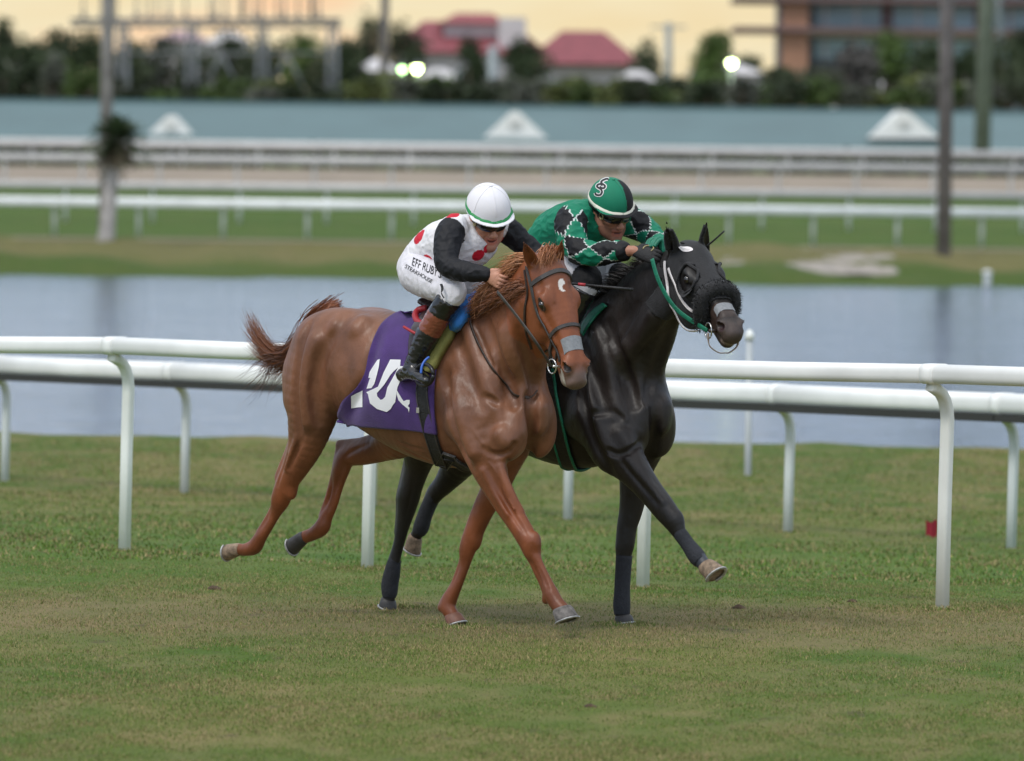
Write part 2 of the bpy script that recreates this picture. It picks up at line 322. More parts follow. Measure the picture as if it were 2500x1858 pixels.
near = [(-290 * dd, 1158 * dd)] + [(x * dd, y * dd) for x, y in ((270, 1195), (797, 1232), (1395, 1275), (2045, 1320))] + [(2790 * dd, 1372 * dd)]
fence('running_rail', 'nearest white running rail right behind the two horses', 'white running rails', near, lambda u: interp(u, [(-300, 818), (0, 816), (300, 824), (620, 833), (1640, 878), (2150, 887), (2500, 895), (3200, 915)]), .16, .105, .12, .036, M_POST, M_RAIL)
sec = [(-390 * dd, 1020 * dd)] + [(x * dd, y * dd) for x, y in ((10, 1045), (400, 1072), (806, 1100), (1232, 1130), (1710, 1156), (2195, 1192))] + [(2700 * dd, 1225 * dd)]
fence('running_rail', 'second white running rail at the pond edge with shade and grime painted dark beneath', 'white running rails', sec, lambda u: interp(u, [(-400, 862), (0, 868), (700, 895), (1640, 927), (2500, 962), (3200, 990)]), .20, .150, .13, .034, M_POSTG2, M_RAIL, True)

def far_fence(label, us, vbot, vtop, slope, Yd, rail_h, m, mp):
    root = None; pts = []
    for u in us:
        vb = vbot + slope * (u - 600)
        p = at_depth(u, vb, Yd); p[2] = ground_z(p[0], p[1]); pts.append(p)
    c = pts[len(pts) // 2].copy(); root = empty('far_rail', tuple(c), 0, label, 'fence', 'white running rails')
    top = CAM_H + ray(600, vtop)[2] / ray(600, vtop)[1] * Yd
    for p in pts:
        q = p - c; h = top - p[2] - rail_h
        MB().sweep([q, q + (0, 0, h - .25), q + (0, -.03, h - .1), q + (0, -.12, h + .01)], arc_prof(.11, .09, .03, 2), up=(0, 1, 0)).build('post', mp, root, True)
    a = pts[0] - c; b = pts[-1] - c
    MB().sweep([(a[0] - 3, -.14, top - c[2] - rail_h / 2), (b[0] + 3, -.14, top - c[2] - rail_h / 2)], arc_prof(.2, rail_h, rail_h * .35, 3)).build('rail', m, root, True)
M_FR = white_plastic('far_rail_white', (.78, .80, .80)); M_FR2 = white_plastic('far_rail_grey', (.50, .49, .48)); M_FP = white_plastic('far_post', (.62, .63, .62))
c6 = 1.7784
far_fence('bright white far rail at the path beyond the pond', [x / c6 for x in range(-130, 4600, 366)], 571, 486, 0, 190, .27, M_FR, M_FP)
far_fence('white far rail on the grass just in front of the dirt track', [x / c6 for x in range(-95, 4600, 378)], 540, 447, 0, 196, .22, M_FR2, M_FR)
far_fence('pale far rail along the back edge of the dirt track', [x / c6 for x in range(20, 4600, 336)], 450, 381, 0, 212, .24, M_FR2, M_FP)
far_fence('farthest pale rail in front of the low hedge and the barns', [x / c6 for x in range(-190, 4600, 328)], 405, 346, 0, 221, .26, M_FR2, M_FP)
# ------------------------------------------------------------------ foliage
def leaf_mesh(name, blobs, n, size, col, colv=.5, dark=None):
    """blobs: (center, radii). Leaf clumps spread through each blob's volume, thin towards its edge."""
    V = []; C = []; tot = sum(b[1][0] * b[1][2] for b in blobs)
    out = []
    for c, r in blobs:
        k = max(8, int(n * r[0] * r[2] / tot)); d = rng.normal(size=(k, 3)); d /= np.linalg.norm(d, axis=1)[:, None]
        rr = rng.random(k) ** .45 * (1 + .16 * rng.normal(size=k)); out.append(np.array(c) + d * rr[:, None] * np.array(r))
    P = np.vstack(out); n = len(P); s = size * (.5 + rng.random(n))
    a = rng.normal(size=(n, 3)); a /= np.linalg.norm(a, axis=1)[:, None]; b = np.cross(a, rng.normal(size=(n, 3))); b /= np.linalg.norm(b, axis=1)[:, None]
    a *= s[:, None]; b *= s[:, None] * .6
    V = np.stack([P - a, P + b, P + a, P - b], 1).reshape(-1, 3); F = np.arange(4 * n).reshape(-1, 4)
    cl = np.sin(P[:, 0] * .9 + 1) * np.sin(P[:, 2] * 1.3) * np.sin(P[:, 1] * .8 + 2)
    c = np.array(col)[None] * (1 + colv * (rng.random((n, 1)) - .5) + .45 * cl[:, None])
    me = np_mesh(name, V, F, False); set_col(me, np.repeat(np.clip(c, .004, 1), 4, 0)); return me
M_LEAF = vmat('leaves', .65, 0, spec=.25, var=.2); M_BARK = mat('bark', (.11, .085, .065), .9, .3, 4, .5, 12)
def tree(name, label, u, vtop, vbase, wpx, Yd, col, nleaf=1700, group='trees beyond the barns', lean=0, shape='round'):
    t = at_depth(u, vtop, Yd); b = at_depth(u, vbase, Yd); base = b.copy(); gz = float(ground_z(b[0], b[1])); base[2] = gz
    H = t[2] - gz; cb = max(b[2] - gz, H * .12); W = wpx * Yd / FPX / 2
    root = empty(name, tuple(base), 0, label, 'tree', group)
    blobs = []; k = 9 if shape == 'round' else 6
    for i in range(k):
        f = (i + .5) / k; zz = cb + (H - cb) * (.18 + .72 * random.random()); spread = W * (1.05 - .75 * abs((zz - cb) / (H - cb) - .4))
        blobs.append(((random.uniform(-1, 1) * spread * .62, random.uniform(-1, 1) * spread * .5, zz), (W * random.uniform(.48, .75), W * random.uniform(.45, .6), (H - cb) * random.uniform(.18, .30))))
    blobs.append(((0, 0, cb + (H - cb) * .45), (W * .95, W * .7, (H - cb) * .46)))
    blobs.append(((random.uniform(-.2, .2) * W, 0, H - (H - cb) * .14), (W * .36, W * .36, (H - cb) * .14)))
    new_obj('crown', leaf_mesh('crown', blobs, nleaf, max(.16, W * .085), col), root, M_LEAF)
    mb = MB(); mb.tube([(0, 0, -.2), (.05 * W, 0, cb * .6), (0, 0, cb + (H - cb) * .5)], [.10 * H ** .6, .075 * H ** .6, .03 * H ** .6], 8)
    for a in range(4):
        an = a * 1.57 + random.random(); mb.tube([(0, 0, cb * .8), (math.cos(an) * W * .35, math.sin(an) * W * .3, cb + (H - cb) * .35), (math.cos(an) * W * .6, math.sin(an) * W * .5, cb + (H - cb) * .6)], [.05 * H ** .6, .03 * H ** .6, .012 * H ** .6], 6)
    mb.build('trunk', M_BARK, root, True); return root
DK = (.034, .050, .022); DK2 = (.052, .068, .034); MID = (.075, .120, .030); OLV = (.125, .150, .045); GRY = (.12, .13, .10)
T = [ # u, vtop, vbase, width, Y, colour, words
 (8, 42, 200, 70, 560, DK, 'far dark tree cut by the left edge of the photo, its tip against the sky'),
 (60, 88, 250, 190, 420, DK, 'broad black green tree at the far left above the barn roof'),
 (130, 76, 250, 150, 430, DK, 'black green tree with a rounded top left of the tall light pole'),
 (205, 84, 252, 130, 415, DK, 'black green tree directly behind the tall light pole'),
 (300, 88, 258, 150, 428, DK2, 'low dark tree just right of the tall light pole'),
 (385, 92, 260, 150, 432, (.06, .068, .05), 'low grey green tree below the left half of the steel gantry'),
 (470, 100, 262, 130, 440, DK2, 'low dull tree below the middle of the steel gantry'),
 (560, 84, 262, 130, 445, DK, 'dark tree between the legs of the steel gantry'),
 (650, 98, 262, 130, 438, DK2, 'low dark shrubby tree below the right half of the steel gantry'),
 (735, 92, 264, 120, 436, MID, 'small green tree at the right leg of the steel gantry'),
 (860, 100, 250, 90, 430, DK, 'dark narrow tree left of the brown wooden pole'),
 (905, 40, 200, 80, 520, DK2, 'far tree top beside the brown wooden pole, against the sky'),
 (985, 70, 230, 110, 450, DK, 'dark tree right of the brown wooden pole, in front of the red roof'),
 (960, 185, 262, 190, 385, OLV, 'wide yellow green bush tree under the pair of bright lamps'),
 (1080, 195, 264, 140, 390, MID, 'low green tree right of the pair of bright lamps'),
 (1155, 105, 250, 80, 430, DK, 'dark upright tree before the left red roofed house'),
 (1290, 95, 235, 130, 430, DK, 'dark round tree between the two red roofed houses'),
 (1250, 200, 264, 150, 388, (.075, .08, .04), 'low olive tree below the gap between the red roofed houses'),
 (1390, 190, 264, 170, 388, OLV, 'low olive tree below the right red roofed house'),
 (1520, 200, 264, 150, 386, (.07, .07, .045), 'dull low tree right of the red roofed houses'),
 (1580, 92, 225, 100, 440, DK2, 'dark tree at the right end of the right red roof, beside a thin pole'),
 (1640, 190, 264, 150, 388, DK2, 'low dark tree under the thin grey pole'),
 (1738, 90, 215, 120, 430, MID, 'green tree whose crown stands over the single bright lamp'),
 (1775, 188, 264, 190, 386, MID, 'broad green tree below the single bright lamp'),
 (1820, 140, 225, 90, 450, DK, 'small dark tree right of the single bright lamp'),
 (1905, 165, 262, 160, 392, DK2, 'dark low tree in front of the orange column of the tall building'),
 (2000, 160, 262, 120, 398, (.062, .07, .045), 'grey green tree below the glass front of the tall building'),
 (2090, 120, 262, 130, 402, (.085, .08, .075), 'greyish bare looking tree below the glass front of the tall building'),
 (2170, 78, 250, 120, 410, MID, 'bright green tree rising in front of the tall building'),
 (2260, 110, 258, 120, 405, DK, 'dark green tree left of the right hand wooden pole'),
 (2345, 130, 262, 120, 405, DK, 'dark tree between the two right hand wooden poles'),
 (2440, 90, 255, 150, 410, DK2, 'dark tree right of the two right hand wooden poles'),
 (2500, 60, 258, 90, 415, DK, 'dark tree cut by the right edge of the photo'),
]
for u, vt, vb, w_, Yd, c_, lab in T: tree('tree', lab, u, vt, vb, w_, Yd, c_)

tree('tree', 'dark tree filling the gap right of the right leg of the steel gantry', 815, 112, 262, 130, 434, DK2)
for i in range(64):
    u = -20 + 2560 * (i + random.random()) / 64; vt = random.uniform(185, 225) if 250 < u else random.uniform(120, 180)
    tree('shrub', 'blurred dull green shrub in the dense band of greenery just above the barn roof', u, vt, 262, random.uniform(70, 120), random.uniform(335, 385), random.choice((DK, DK2, MID, OLV, GRY)), 500, 'shrubs behind the barns')
# long low hedge in front of the barns
def hedge(label, x0, x1, y, z0, z1, col):
    root = empty('hedge', ((x0 + x1) / 2, y, z0), 0, label, 'hedge'); blobs = []
    w = (x1 - x0) / 2
    for i in range(60): blobs.append((((i + .5) / 60 * 2 * w - w, 0, (z1 - z0) * .5), (w / 42, .5, (z1 - z0) * .55)))
    new_obj('foliage', leaf_mesh('foliage', blobs, 6000, .16, col), root, M_LEAF)
hz0 = CAM_H - (384 - 366) * 226 / FPX; hz1 = CAM_H - (368 - 366) * 226 / FPX
hedge('low clipped dark green hedge in front of the barns', -24, 24, 226, 1.8, 2.50, (.035, .055, .010))

# ------------------------------------------------------------------ barns with the teal metal roof
def teal_mat():
    m = mat('teal_metal', (.075, .135, .140), .45, .08, .4); n = m.node_tree; b = n.nodes['Principled BSDF']
    tx = n.nodes.new('ShaderNodeTexCoord'); wv = n.nodes.new('ShaderNodeTexWave'); wv.inputs['Scale'].default_value = 1.2; n.links.new(tx.outputs['Object'], wv.inputs['Vector'])
    bp = n.nodes.new('ShaderNodeBump'); bp.inputs['Strength'].default_value = .5; n.links.new(wv.outputs[0], bp.inputs['Height']); n.links.new(bp.outputs[0], b.inputs['Normal']); return m
M_TEAL = teal_mat(); M_WALLW = mat('painted_wall', (.55, .55, .52), .8, .1, .5); M_WHITE = mat('white_paint', (.80, .80, .77), .6, .06, 1); M_DARKW = mat('dark_opening', (.02, .022, .025), .3)
def barn():
    Yb = 300; zt = CAM_H + (366 - 258) * 306 / FPX; ze = CAM_H + (366 - 352) * Yb / FPX
    root = empty('horse_barn', (0, Yb, 2.0), 0, 'long low stable barn with a teal metal roof across the whole background', 'barn'); z0 = -2.0
    L = 60; MB().box((0, 6, (ze - 2) / 2 - .1), (L, 10, ze - 2 - .05)).build('wall', M_WALLW, root)
    MB().add([(-L / 2 - 1, 0, ze - 2), (L / 2 + 1, 0, ze - 2), (L / 2 + 1, 6, zt - 2), (-L / 2 - 1, 6, zt - 2), (L / 2 + 1, 12, ze - 2), (-L / 2 - 1, 12, ze - 2)], [(0, 1, 2, 3), (3, 2, 4, 5)]).build('roof', M_TEAL, root)
    MB().box((0, 6, zt - 2 + .03), (L + 2, .3, .10)).build('ridge_cap', M_TEAL, root)
    MB().box((0, -.05, ze - 2 - .06), (L + 2, .08, .16)).build('gutter', M_WHITE, root)
    for u0, u1, vt, vb in ((349, 484, 282, 338), (1178, 1337, 272, 338), (2118, 2296, 272, 338)):
        a = at_depth(u0, vb, Yb + 1); b = at_depth(u1, vb, Yb + 1); t = at_depth((u0 + u1) / 2, vt, Yb + 1); k = np.array([0, Yb, 2.0]); a -= k; b -= k; t -= k; e_ = (b - a) * .10
        hx = (b - a) * .16
        V = [a, b, t + hx * .35, t - hx * .35, a + (0, 7, 0), b + (0, 7, 0), t + (0, 7, 0) + hx * .35, t + (0, 7, 0) - hx * .35]
        dm = MB().add([tuple(p) for p in V], [(0, 1, 2, 3), (1, 5, 6, 2), (3, 2, 6, 7), (4, 0, 3, 7)]).build('dormer', M_WHITE, root)
        MB().box(t + np.array([0, -.06, -(t[2] - a[2]) * .45]), (.5, .05, .35)).build('vent', M_WALLW, dm)
barn()

# ------------------------------------------------------------------ houses with red roofs, tall building, substation
M_RED = mat('red_tiles', (.21, .050, .060), .75, .2, 1.5, .4, 6); M_RED2 = mat('dark_red_tiles', (.24, .055, .06), .75, .2, 1.5)
M_STUC = mat('pale_stucco', (.56, .52, .52), .85, .1, .4); M_GLASS = mat('window_glass', (.27, .38, .43), .35, .3, .3); M_CONC = mat('brown_concrete', (.155, .10, .10), .8, .15, .3); M_ORG = mat('orange_stucco', (.36, .19, .12), .8, .2, .3)
def hiproof(mb, x0, x1, y0, y1, z0, z1, rx):
    cx = (x0 + x1) / 2; cy = (y0 + y1) / 2
    mb.add([(x0, y0, z0), (x1, y0, z0), (x1, y1, z0), (x0, y1, z0), (cx - rx, cy, z1), (cx + rx, cy, z1)], [(0, 1, 5, 4), (1, 2, 5), (2, 3, 4, 5), (3, 0, 4), (0, 3, 2, 1)])
def house(label, Yd, u0, u1, vtop, veave, rx, extra=None):
    a = at_depth(u0, veave, Yd); b = at_depth(u1, veave, Yd); t = at_depth((u0 + u1) / 2, vtop, Yd + 8); cx = (a[0] + b[0]) / 2; w = (b[0] - a[0]) / 2; ze = a[2] - 2; zt = t[2] - 2
    root = empty('red_roof_house', (cx, Yd, 2.0), 0, label, 'house')
    MB().box((0, 8.6, ze / 2 - .05), (2 * w - 1.2, 15, ze - .1)).build('wall', M_STUC, root)
    mb = MB(); hiproof(mb, -w, w, 0, 16, ze, zt, rx); mb.build('roof', M_RED, root)
    n = max(3, int(w / 2.2))
    for i in range(n):
        x = -w + 2 + (2 * w - 4) * i / (n - 1)
        f = MB().box((x, 1.05, ze - 2.0), (1.6, .12, 1.7)).build('window', M_WHITE, root); MB().box((x, .98, ze - 2.0), (1.35, .06, 1.45)).build('pane', M_GLASS, f)
    if extra: extra(root, w, ze, zt)
    return root
def ex1(root, w, ze, zt):
    r2 = MB(); hiproof(r2, -w * .36, w * .52, 3, 13, zt - .25, zt + .62, w * .22); r2.build('upper_roof', M_RED2, root)
    MB().box((w * .08, 8, zt - .75), (w * .74, 8.5, .95)).build('upper_wall', M_STUC, root)
    MB().box((w * .55, 3.5, ze + 1.2), (w * .34, 4, 3.0)).build('gable_wall', M_STUC, root)
house('left red roofed house with a second smaller roof on top', 520, 940, 1340, 52, 126, 3.4, ex1)
house('right red roofed house with a plain hipped roof', 490, 1275, 1575, 76, 154, 1.5)
def white_house(label, Yd, u0, u1, vtop, vbot, m):
    a = at_depth(u0, vbot, Yd); b = at_depth(u1, vbot, Yd); t = at_depth((u0 + u1) / 2, vtop, Yd); w = (b[0] - a[0]) / 2; zt = t[2] - 2; zb = a[2] - 2
    root = empty('low_house', ((a[0] + b[0]) / 2, Yd, 2), 0, label, 'house'); hw = zb + (zt - zb) * .45
    MB().box((0, 4, hw / 2), (2 * w, 8, hw)).build('wall', M_STUC, root)
    mb = MB(); hiproof(mb, -w - .4, w + .4, -.5, 8.5, hw, zt, w * .3); mb.build('roof', m, root)
    f = MB().box((w * .3, -.03, hw * .6), (w * .5, .1, hw * .35)).build('window', M_GLASS, root)
M_LROOF = mat('pale_roof', (.52, .50, .50), .7, .12, .5); M_PINK = mat('dull_pink_roof', (.36, .25, .27), .8, .12, .5)
white_house('small house with a bright pale roof seen through the steel gantry', 480, 508, 600, 72, 138, M_LROOF)
white_house('small house with a dull pink roof at the left part of the steel gantry', 500, 380, 500, 72, 120, M_PINK)
white_house('small pale house low behind the left leg of the steel gantry', 470, 335, 400, 130, 180, M_LROOF)
white_house('low pale house right of the steel gantry beside the paired lamps', 440, 880, 960, 140, 200, M_LROOF)
white_house('low cream house right of the paired lamps', 440, 1020, 1120, 165, 215, M_LROOF)
white_house('low cream house under the right red roof', 430, 1500, 1610, 170, 235, M_LROOF)
white_house('low cream house between the single lamp and the orange column', 440, 1690, 1860, 150, 205, M_LROOF)
white_house('pale low house under the tall building', 425, 2040, 2230, 195, 240, M_LROOF)
M_DKW = mat('dark_wall', (.13, .145, .165), .7, .15, .4)
def tower():
    Yd = 460; k = np.array(at_depth(1860, 0, Yd)); x0 = at_depth(1868, 50, Yd)[0]; x1 = at_depth(2620, 50, Yd)[0]
    def zz(v): return CAM_H + ray(2150, v)[2] / ray(2150, v)[1] * Yd - 2 + .08
    root = empty('tall_building', ((x0 + x1) / 2, Yd, 2.0), 0, 'tall building with glass storeys and brown concrete slabs at the upper right', 'building'); w = (x1 - x0) / 2
    ztop = zz(-140)
    MB().box((.6, 9, ztop / 2), (2 * w - 1.4, 15, ztop)).build('wall', M_DKW, root)
    for v0, v1 in ((-130, -80), (-66, -3), (11, 72), (96, 150)):
        MB().box((.5, 1.40, (zz(v0) + zz(v1)) / 2), (2 * w - 2.2, .12, zz(v0) - zz(v1) - .15)).build('window_band', M_GLASS, root)
        for i in range(9): MB().box((-w + 2 + i * (2 * w - 4) / 8, 1.28, (zz(v0) + zz(v1)) / 2), (.16 if i % 3 else .75, .14, zz(v0) - zz(v1) - .17)).build('mullion', M_CONC if i % 3 == 0 else M_STUC, root)
    for v in (-72, 4, 78): MB().box((-.9, 5, zz(v)), (2 * w + 2.2, 12, .32)).build('floor_slab', M_CONC, root)
    MB().box((.9, 1.0, zz(88)), (2 * w - 3, 1.2, .35)).build('balcony_edge', M_STUC, root)
    cx = at_depth(1940, 100, Yd)[0] - (x0 + x1) / 2
    MB().box((cx, .4, zz(-100) / 2), (1.75, 1.4, zz(-100))).build('column', M_ORG, root)
    MB().box((cx + 1.15, .8, zz(20) / 2), (.35, .6, zz(20))).build('downpipe', M_DARKW, root)
tower()
M_GALV = mat('galvanised_steel', (.17, .18, .19), .5, .15, 1, metal=.3)
def gantry():
    Yd = 400; k = at_depth(500, 250, Yd); root = empty('steel_gantry', (k[0], Yd, 2.0), 0, 'grey steel substation gantry with thin upright masts above the trees', 'gantry')
    def p(u, v): q = at_depth(u, v, Yd); return np.array([q[0] - k[0], 0, q[2] - 2.0])
    def bar(name, a, b, r, dy=0): MB().tube([a + (0, dy, 0), b + (0, dy, 0)], r, 6, up=(0, 1, 0)).build(name, M_GALV, root, True)
    for dy in (0, 1.4):
        for v, r in ((48, .09), (62, .09), (130, .07)): bar('beam', p(172 if v < 100 else 292, v), p(832 if v < 100 else 812, v), r, dy)
        for i in range(22):
            u = 172 + 660 * i / 22; bar('brace', p(u, 48), p(u + 30, 62), .045, dy)
        for u in (300, 467, 640, 812):
            for du in (-9, 9): 
                q = p(u + du, 50); b = p(u + du * 1.6, 230); b[2] = -.02; bar('column', q, b, .075, dy)
            for j in range(7):
                s_ = 1 if j % 2 else -1; bar('brace', p(u - 10 * s_, 66 + j * 26), p(u + 10 * s_, 92 + j * 26), .04, dy)
        for u in (540, 700): bar('brace', p(u, 130), p(u - 45, 225), .06, dy); bar('brace', p(u, 130), p(u + 45, 225), .06, dy)
    for i, u in enumerate((202, 247, 282, 332, 361, 384, 411, 452, 512, 524, 549, 591, 620, 637, 676, 693, 727, 760, 778)):
        bar('mast', p(u, 50), p(u, -60 if i % 3 else -40), .13 if u in (591, 760) else .055, .7)
        MB().tube([p(u, 30 + 5 * (i % 3)) + (0, .7, 0), p(u, 44) + (0, .7, 0)], .14, 6, up=(0, 1, 0)).build('insulator', M_GALV, root, True)
gantry()

M_WOODP = mat('weathered_wood', (.40, .375, .36), .85, .25, 3, .4, 10); M_WOODD = mat('brown_wood', (.23, .205, .205), .85, .25, 3); M_GREYP = mat('grey_metal_pole', (.26, .30, .31), .5, .1, 2); M_GRNP = mat('greenish_pole', (.20, .23, .19), .7, .15, 2)
def pole(label, u0, v0, u1, v1, Yd, wpx, m, name='utility_pole', taper=.85, group='tall poles', parts=True):
    b = at_depth(u0, v0, Yd); t = at_depth(u1, v1, Yd); gz = float(ground_z(b[0], Yd)); dirn = (t - b) / (t[2] - b[2]); b = b + dirn * (gz - b[2]); r = wpx * Yd / FPX / 2
    top = dirn * 26 if v1 < 30 else (t - b)
    root = empty(name, tuple(b), 0, label, 'pole', group); MB().tube([dirn * -.3, top * .5, top], [r, r * (1 + taper) / 2, r * taper], 12, up=(0, 1, 0)).build('shaft', m, root, True)
    z = top[2]; MB().box(top * .97 + np.array([0, -.1, 0]), (2.4, .12, .14)).build('crossarm', m, root) if parts else None
    return root
P1 = pole('tall grey light pole at the left, rising behind the small palm', 255, 585, 264, 10, 180, 31, M_WOODP, 'light_pole')
def palm(u, v, uc, vc, Yd, label):
    """small palm: stout grey trunk, crown of arching fronds with the dead ones hanging"""
    b = at_depth(u, v, Yd); t = at_depth(uc, vc, Yd); b[2] = ground_z(b[0], Yd); root = empty('palm_tree', tuple(b), 0, label, 'palm tree'); t = t - b
    MB().tube(dens_([(0, 0, -.1), t * .35 + np.array([-.02, 0, 0]), t * .75, t]), [.24, .21, .19, .19, .18, .17, .17, .16, .15, .12], 12, up=(0, 1, 0)).build('trunk', M_WOODP, root, True)
    V = []; F = []; Cc = []
    for k in range(110):
        az = k * 2.4; el = random.uniform(-1.0, 1.35); L_ = random.uniform(.62, 1.05); d = np.array([math.cos(az) * math.cos(el), math.sin(az) * math.cos(el), math.sin(el)]); c = np.array((.045, .070, .028) if el > -.4 else (.09, .075, .045)) * random.uniform(.7, 1.3); sd = unit(np.cross(d, (0, 0, 1)))
        for i in range(9):
            f0 = .15 + .85 * i / 9; p = t + d * L_ * f0 - np.array([0, 0, .30 * L_ * f0 ** 2])
            for q in (-1, 1):
                e_ = p + sd * q * .17 * math.sin(f0 * 2.8) + d * .09 - np.array([0, 0, .05]); o_ = len(V); V += [p - d * .05, p + d * .05, e_]; F.append((o_, o_ + 1, o_ + 2)); Cc += [c] * 3
    me = np_mesh('fronds', V, np.array(F), False); set_col(me, np.array(Cc)); new_obj('fronds', me, root, M_LEAF)
def dens_(P): P = [np.array(p, float) for p in P]; return [P[0] + (P[-1] - P[0]) * i / 9 + np.array([.02 * math.sin(i), 0, 0]) for i in range(10)]
palm(256, 588, 286, 338, 178.6, 'small palm with a shaggy dark crown before the tall grey pole at left')
pole('tall weathered wooden pole at the right in front of the barns', 2304, 597, 2312, 10, 178, 36, M_WOODD, taper=.9)
pole('second wooden pole at the right, greener and farther off', 2398, 350, 2408, 10, 262, 40, M_GRNP)
pole('third thin grey pole at the right edge behind the other two', 2448, 180, 2438, 5, 420, 14, M_GREYP)
pole('dark brown wooden pole between the steel gantry and the red roofs', 936, 240, 940, 5, 395, 22, M_WOODD)
pole('pale blue grey metal pole in front of the left red roof', 1202, 245, 1203, 112, 300.2 + 80, 24, M_GREYP, parts=False)
pole('thin grey pole with a broad head at the right end of the right red roof', 1632, 200, 1632, 56, 470, 20, M_GREYP)
M_LAMP = emit('lamp_glow', (.80, 1.0, .42), 26)
def lamp(label, u, v, Yd, r, m):
    t = at_depth(u, v, Yd); gz = float(ground_z(t[0], Yd)); root = empty('street_lamp', (t[0], Yd, gz), 0, label, 'lamp', 'lit street lamps'); h = t[2] - gz
    MB().tube([(0, .3, -.1), (0, .3, h - .1)], .07, 8).build('post', M_GREYP, root, True)
    MB().tube([(0, .3, h - .1), (0, .2, h + .3), (0, -.05, h + .34)], .05, 8, up=(1, 0, 0)).build('arm', M_GREYP, root, True)
    MB().tube([(0, -.05, h + .32), (0, -.05, h + .14)], [.08, r * 1.25], 12).build('shade', M_GREYP, root, True)
    mb = MB(); mb.tube([(0, -.05, h + .12), (0, -.05, h + r * .5), (0, -.05, h - r * .4), (0, -.05, h - r)], [r * .7, r, r * .8, r * .2], 12); mb.build('bulb', m, root, True)
lamp('dimmer left one of the paired glowing lamps', 982, 170, 380, .16, emit('lamp_glow_green', (.55, 1.0, .40), 11))
lamp('brighter right one of the paired glowing lamps', 1018, 168, 380, .21, M_LAMP)
lamp('single glowing lamp in front of the green tree right of the red roofs', 1786, 154, 380, .22, M_LAMP)
# small white marker post standing in the pond shallows, pale rubble on the far bank
def rubble():
    root = MB(); 
    mr_ = mat('bank_stone', (.27, .245, .215), .9, .25, 2)
    for i in range(120):
        u = random.uniform(1765, 2160); v = random.uniform(626, 664) + (u - 1800) * .01; p = hit_ground(u, v, 150, 200)
        mb = MB(); n = 7; r = random.uniform(.25, .55)
        V = [(r * math.cos(a * .9) * random.uniform(.7, 1.2), r * math.sin(a * .9) * random.uniform(.7, 1.2), -.05) for a in range(n)] + [(r * .6 * math.cos(a * .9), r * .6 * math.sin(a * .9), r * random.uniform(.10, .24)) for a in range(n)]
        mb.add(V, [(a, (a + 1) % n, n + (a + 1) % n, n + a) for a in range(n)] + [tuple(range(n, 2 * n))]); o = mb.build('bank_stone', mr_, None, True); o.location = p
        tag(o, 'pale stone in the heap on the far bank of the pond', 'stone', 'pale stones on the far bank')
rubble()
def marker(u, v, vt, r, label):
    p = hit_ground(u, v, 60, 200) if v > 720 else at_depth(u, v, 163); Yd = p[1]; t = at_depth(u, vt, Yd)
    root = empty('marker_post', tuple(p), 0, label, 'post'); h = t[2] - p[2]
    MB().tube([(0, 0, -.3), (0, 0, h)], r, 10).build('shaft', M_POSTG, root, True); MB().tube([(0, 0, h), (0, 0, h + .05), (0, 0, h + .09)], [r * 1.3, r * 1.3, r * .3], 10).build('cap', M_POST, root, True)
marker(2410, 692, 668, .09, 'short white marker post at the far edge of the pond')
marker(1824, 1290, 830, .03, 'thin pale marker stake on the grass right of the dark horse')
marker(722, 1230, 1180, .03, 'short pale stake on the grass behind the chestnut hind leg')
# red flag lying on the grass by the right hand post
p = hit_ground(2275, 1316); root = empty('red_flag', tuple(p), 0, 'small dark red cloth flag near the right hand rail post', 'flag')
mb = MB(); n = 8; mb.add([(-.045 + .012 * i, .01 * math.sin(i * 1.3), .02 + z * .055 + .01 * math.sin(i + z)) for z in (0, 1, 2) for i in range(n)], [(z * n + i, z * n + i + 1, (z + 1) * n + i + 1, (z + 1) * n + i) for z in (0, 1) for i in range(n - 1)])
mb.build('cloth', mat('red_cloth', (.30, .015, .03), .8), root, True); MB().tube([(.05, 0, -.02), (.05, 0, .15)], .005, 6).build('stick', M_WOODD, root, True)

# clods of turf kicked up and lying on the track
M_CLOD = mat('clod_earth', (.075, .048, .028), .95, .4, 40, .6, 60)
def clod(u, v, r, label, lift=0.0):
    p = hit_ground(u, v); mb = MB(); n = 9; V = []
    for i, (zz, rr) in enumerate(((-.004, 1.0), (r * .35, .95), (r * .7, .55), (r * .85, .12))):
        for j in range(n): a = 6.2832 * j / n; k = rr * r * random.uniform(.65, 1.2); V.append((math.cos(a) * k * 1.4, math.sin(a) * k, zz * random.uniform(.8, 1.2)))
    mb.add(V, [(i * n + j, i * n + (j + 1) % n, (i + 1) * n + (j + 1) % n, (i + 1) * n + j) for i in range(3) for j in range(n)] + [tuple(3 * n + j for j in range(n))])
    o = mb.build('turf_clod', M_CLOD, None, True); o.location = tuple(p); tag(o, label, 'clod')
clod(1803, 1487, .030, 'small dark clod of turf right of the raised fore hoof')
clod(1442, 1728, .022, 'brown clod lying in the foreground grass below the horses')
clod(522, 1440, .028, 'pale brown clod of turf at the left below the lifted hind hooves')
clod(2080, 1470, .020, 'tiny brown clod left of the right hand rail post')
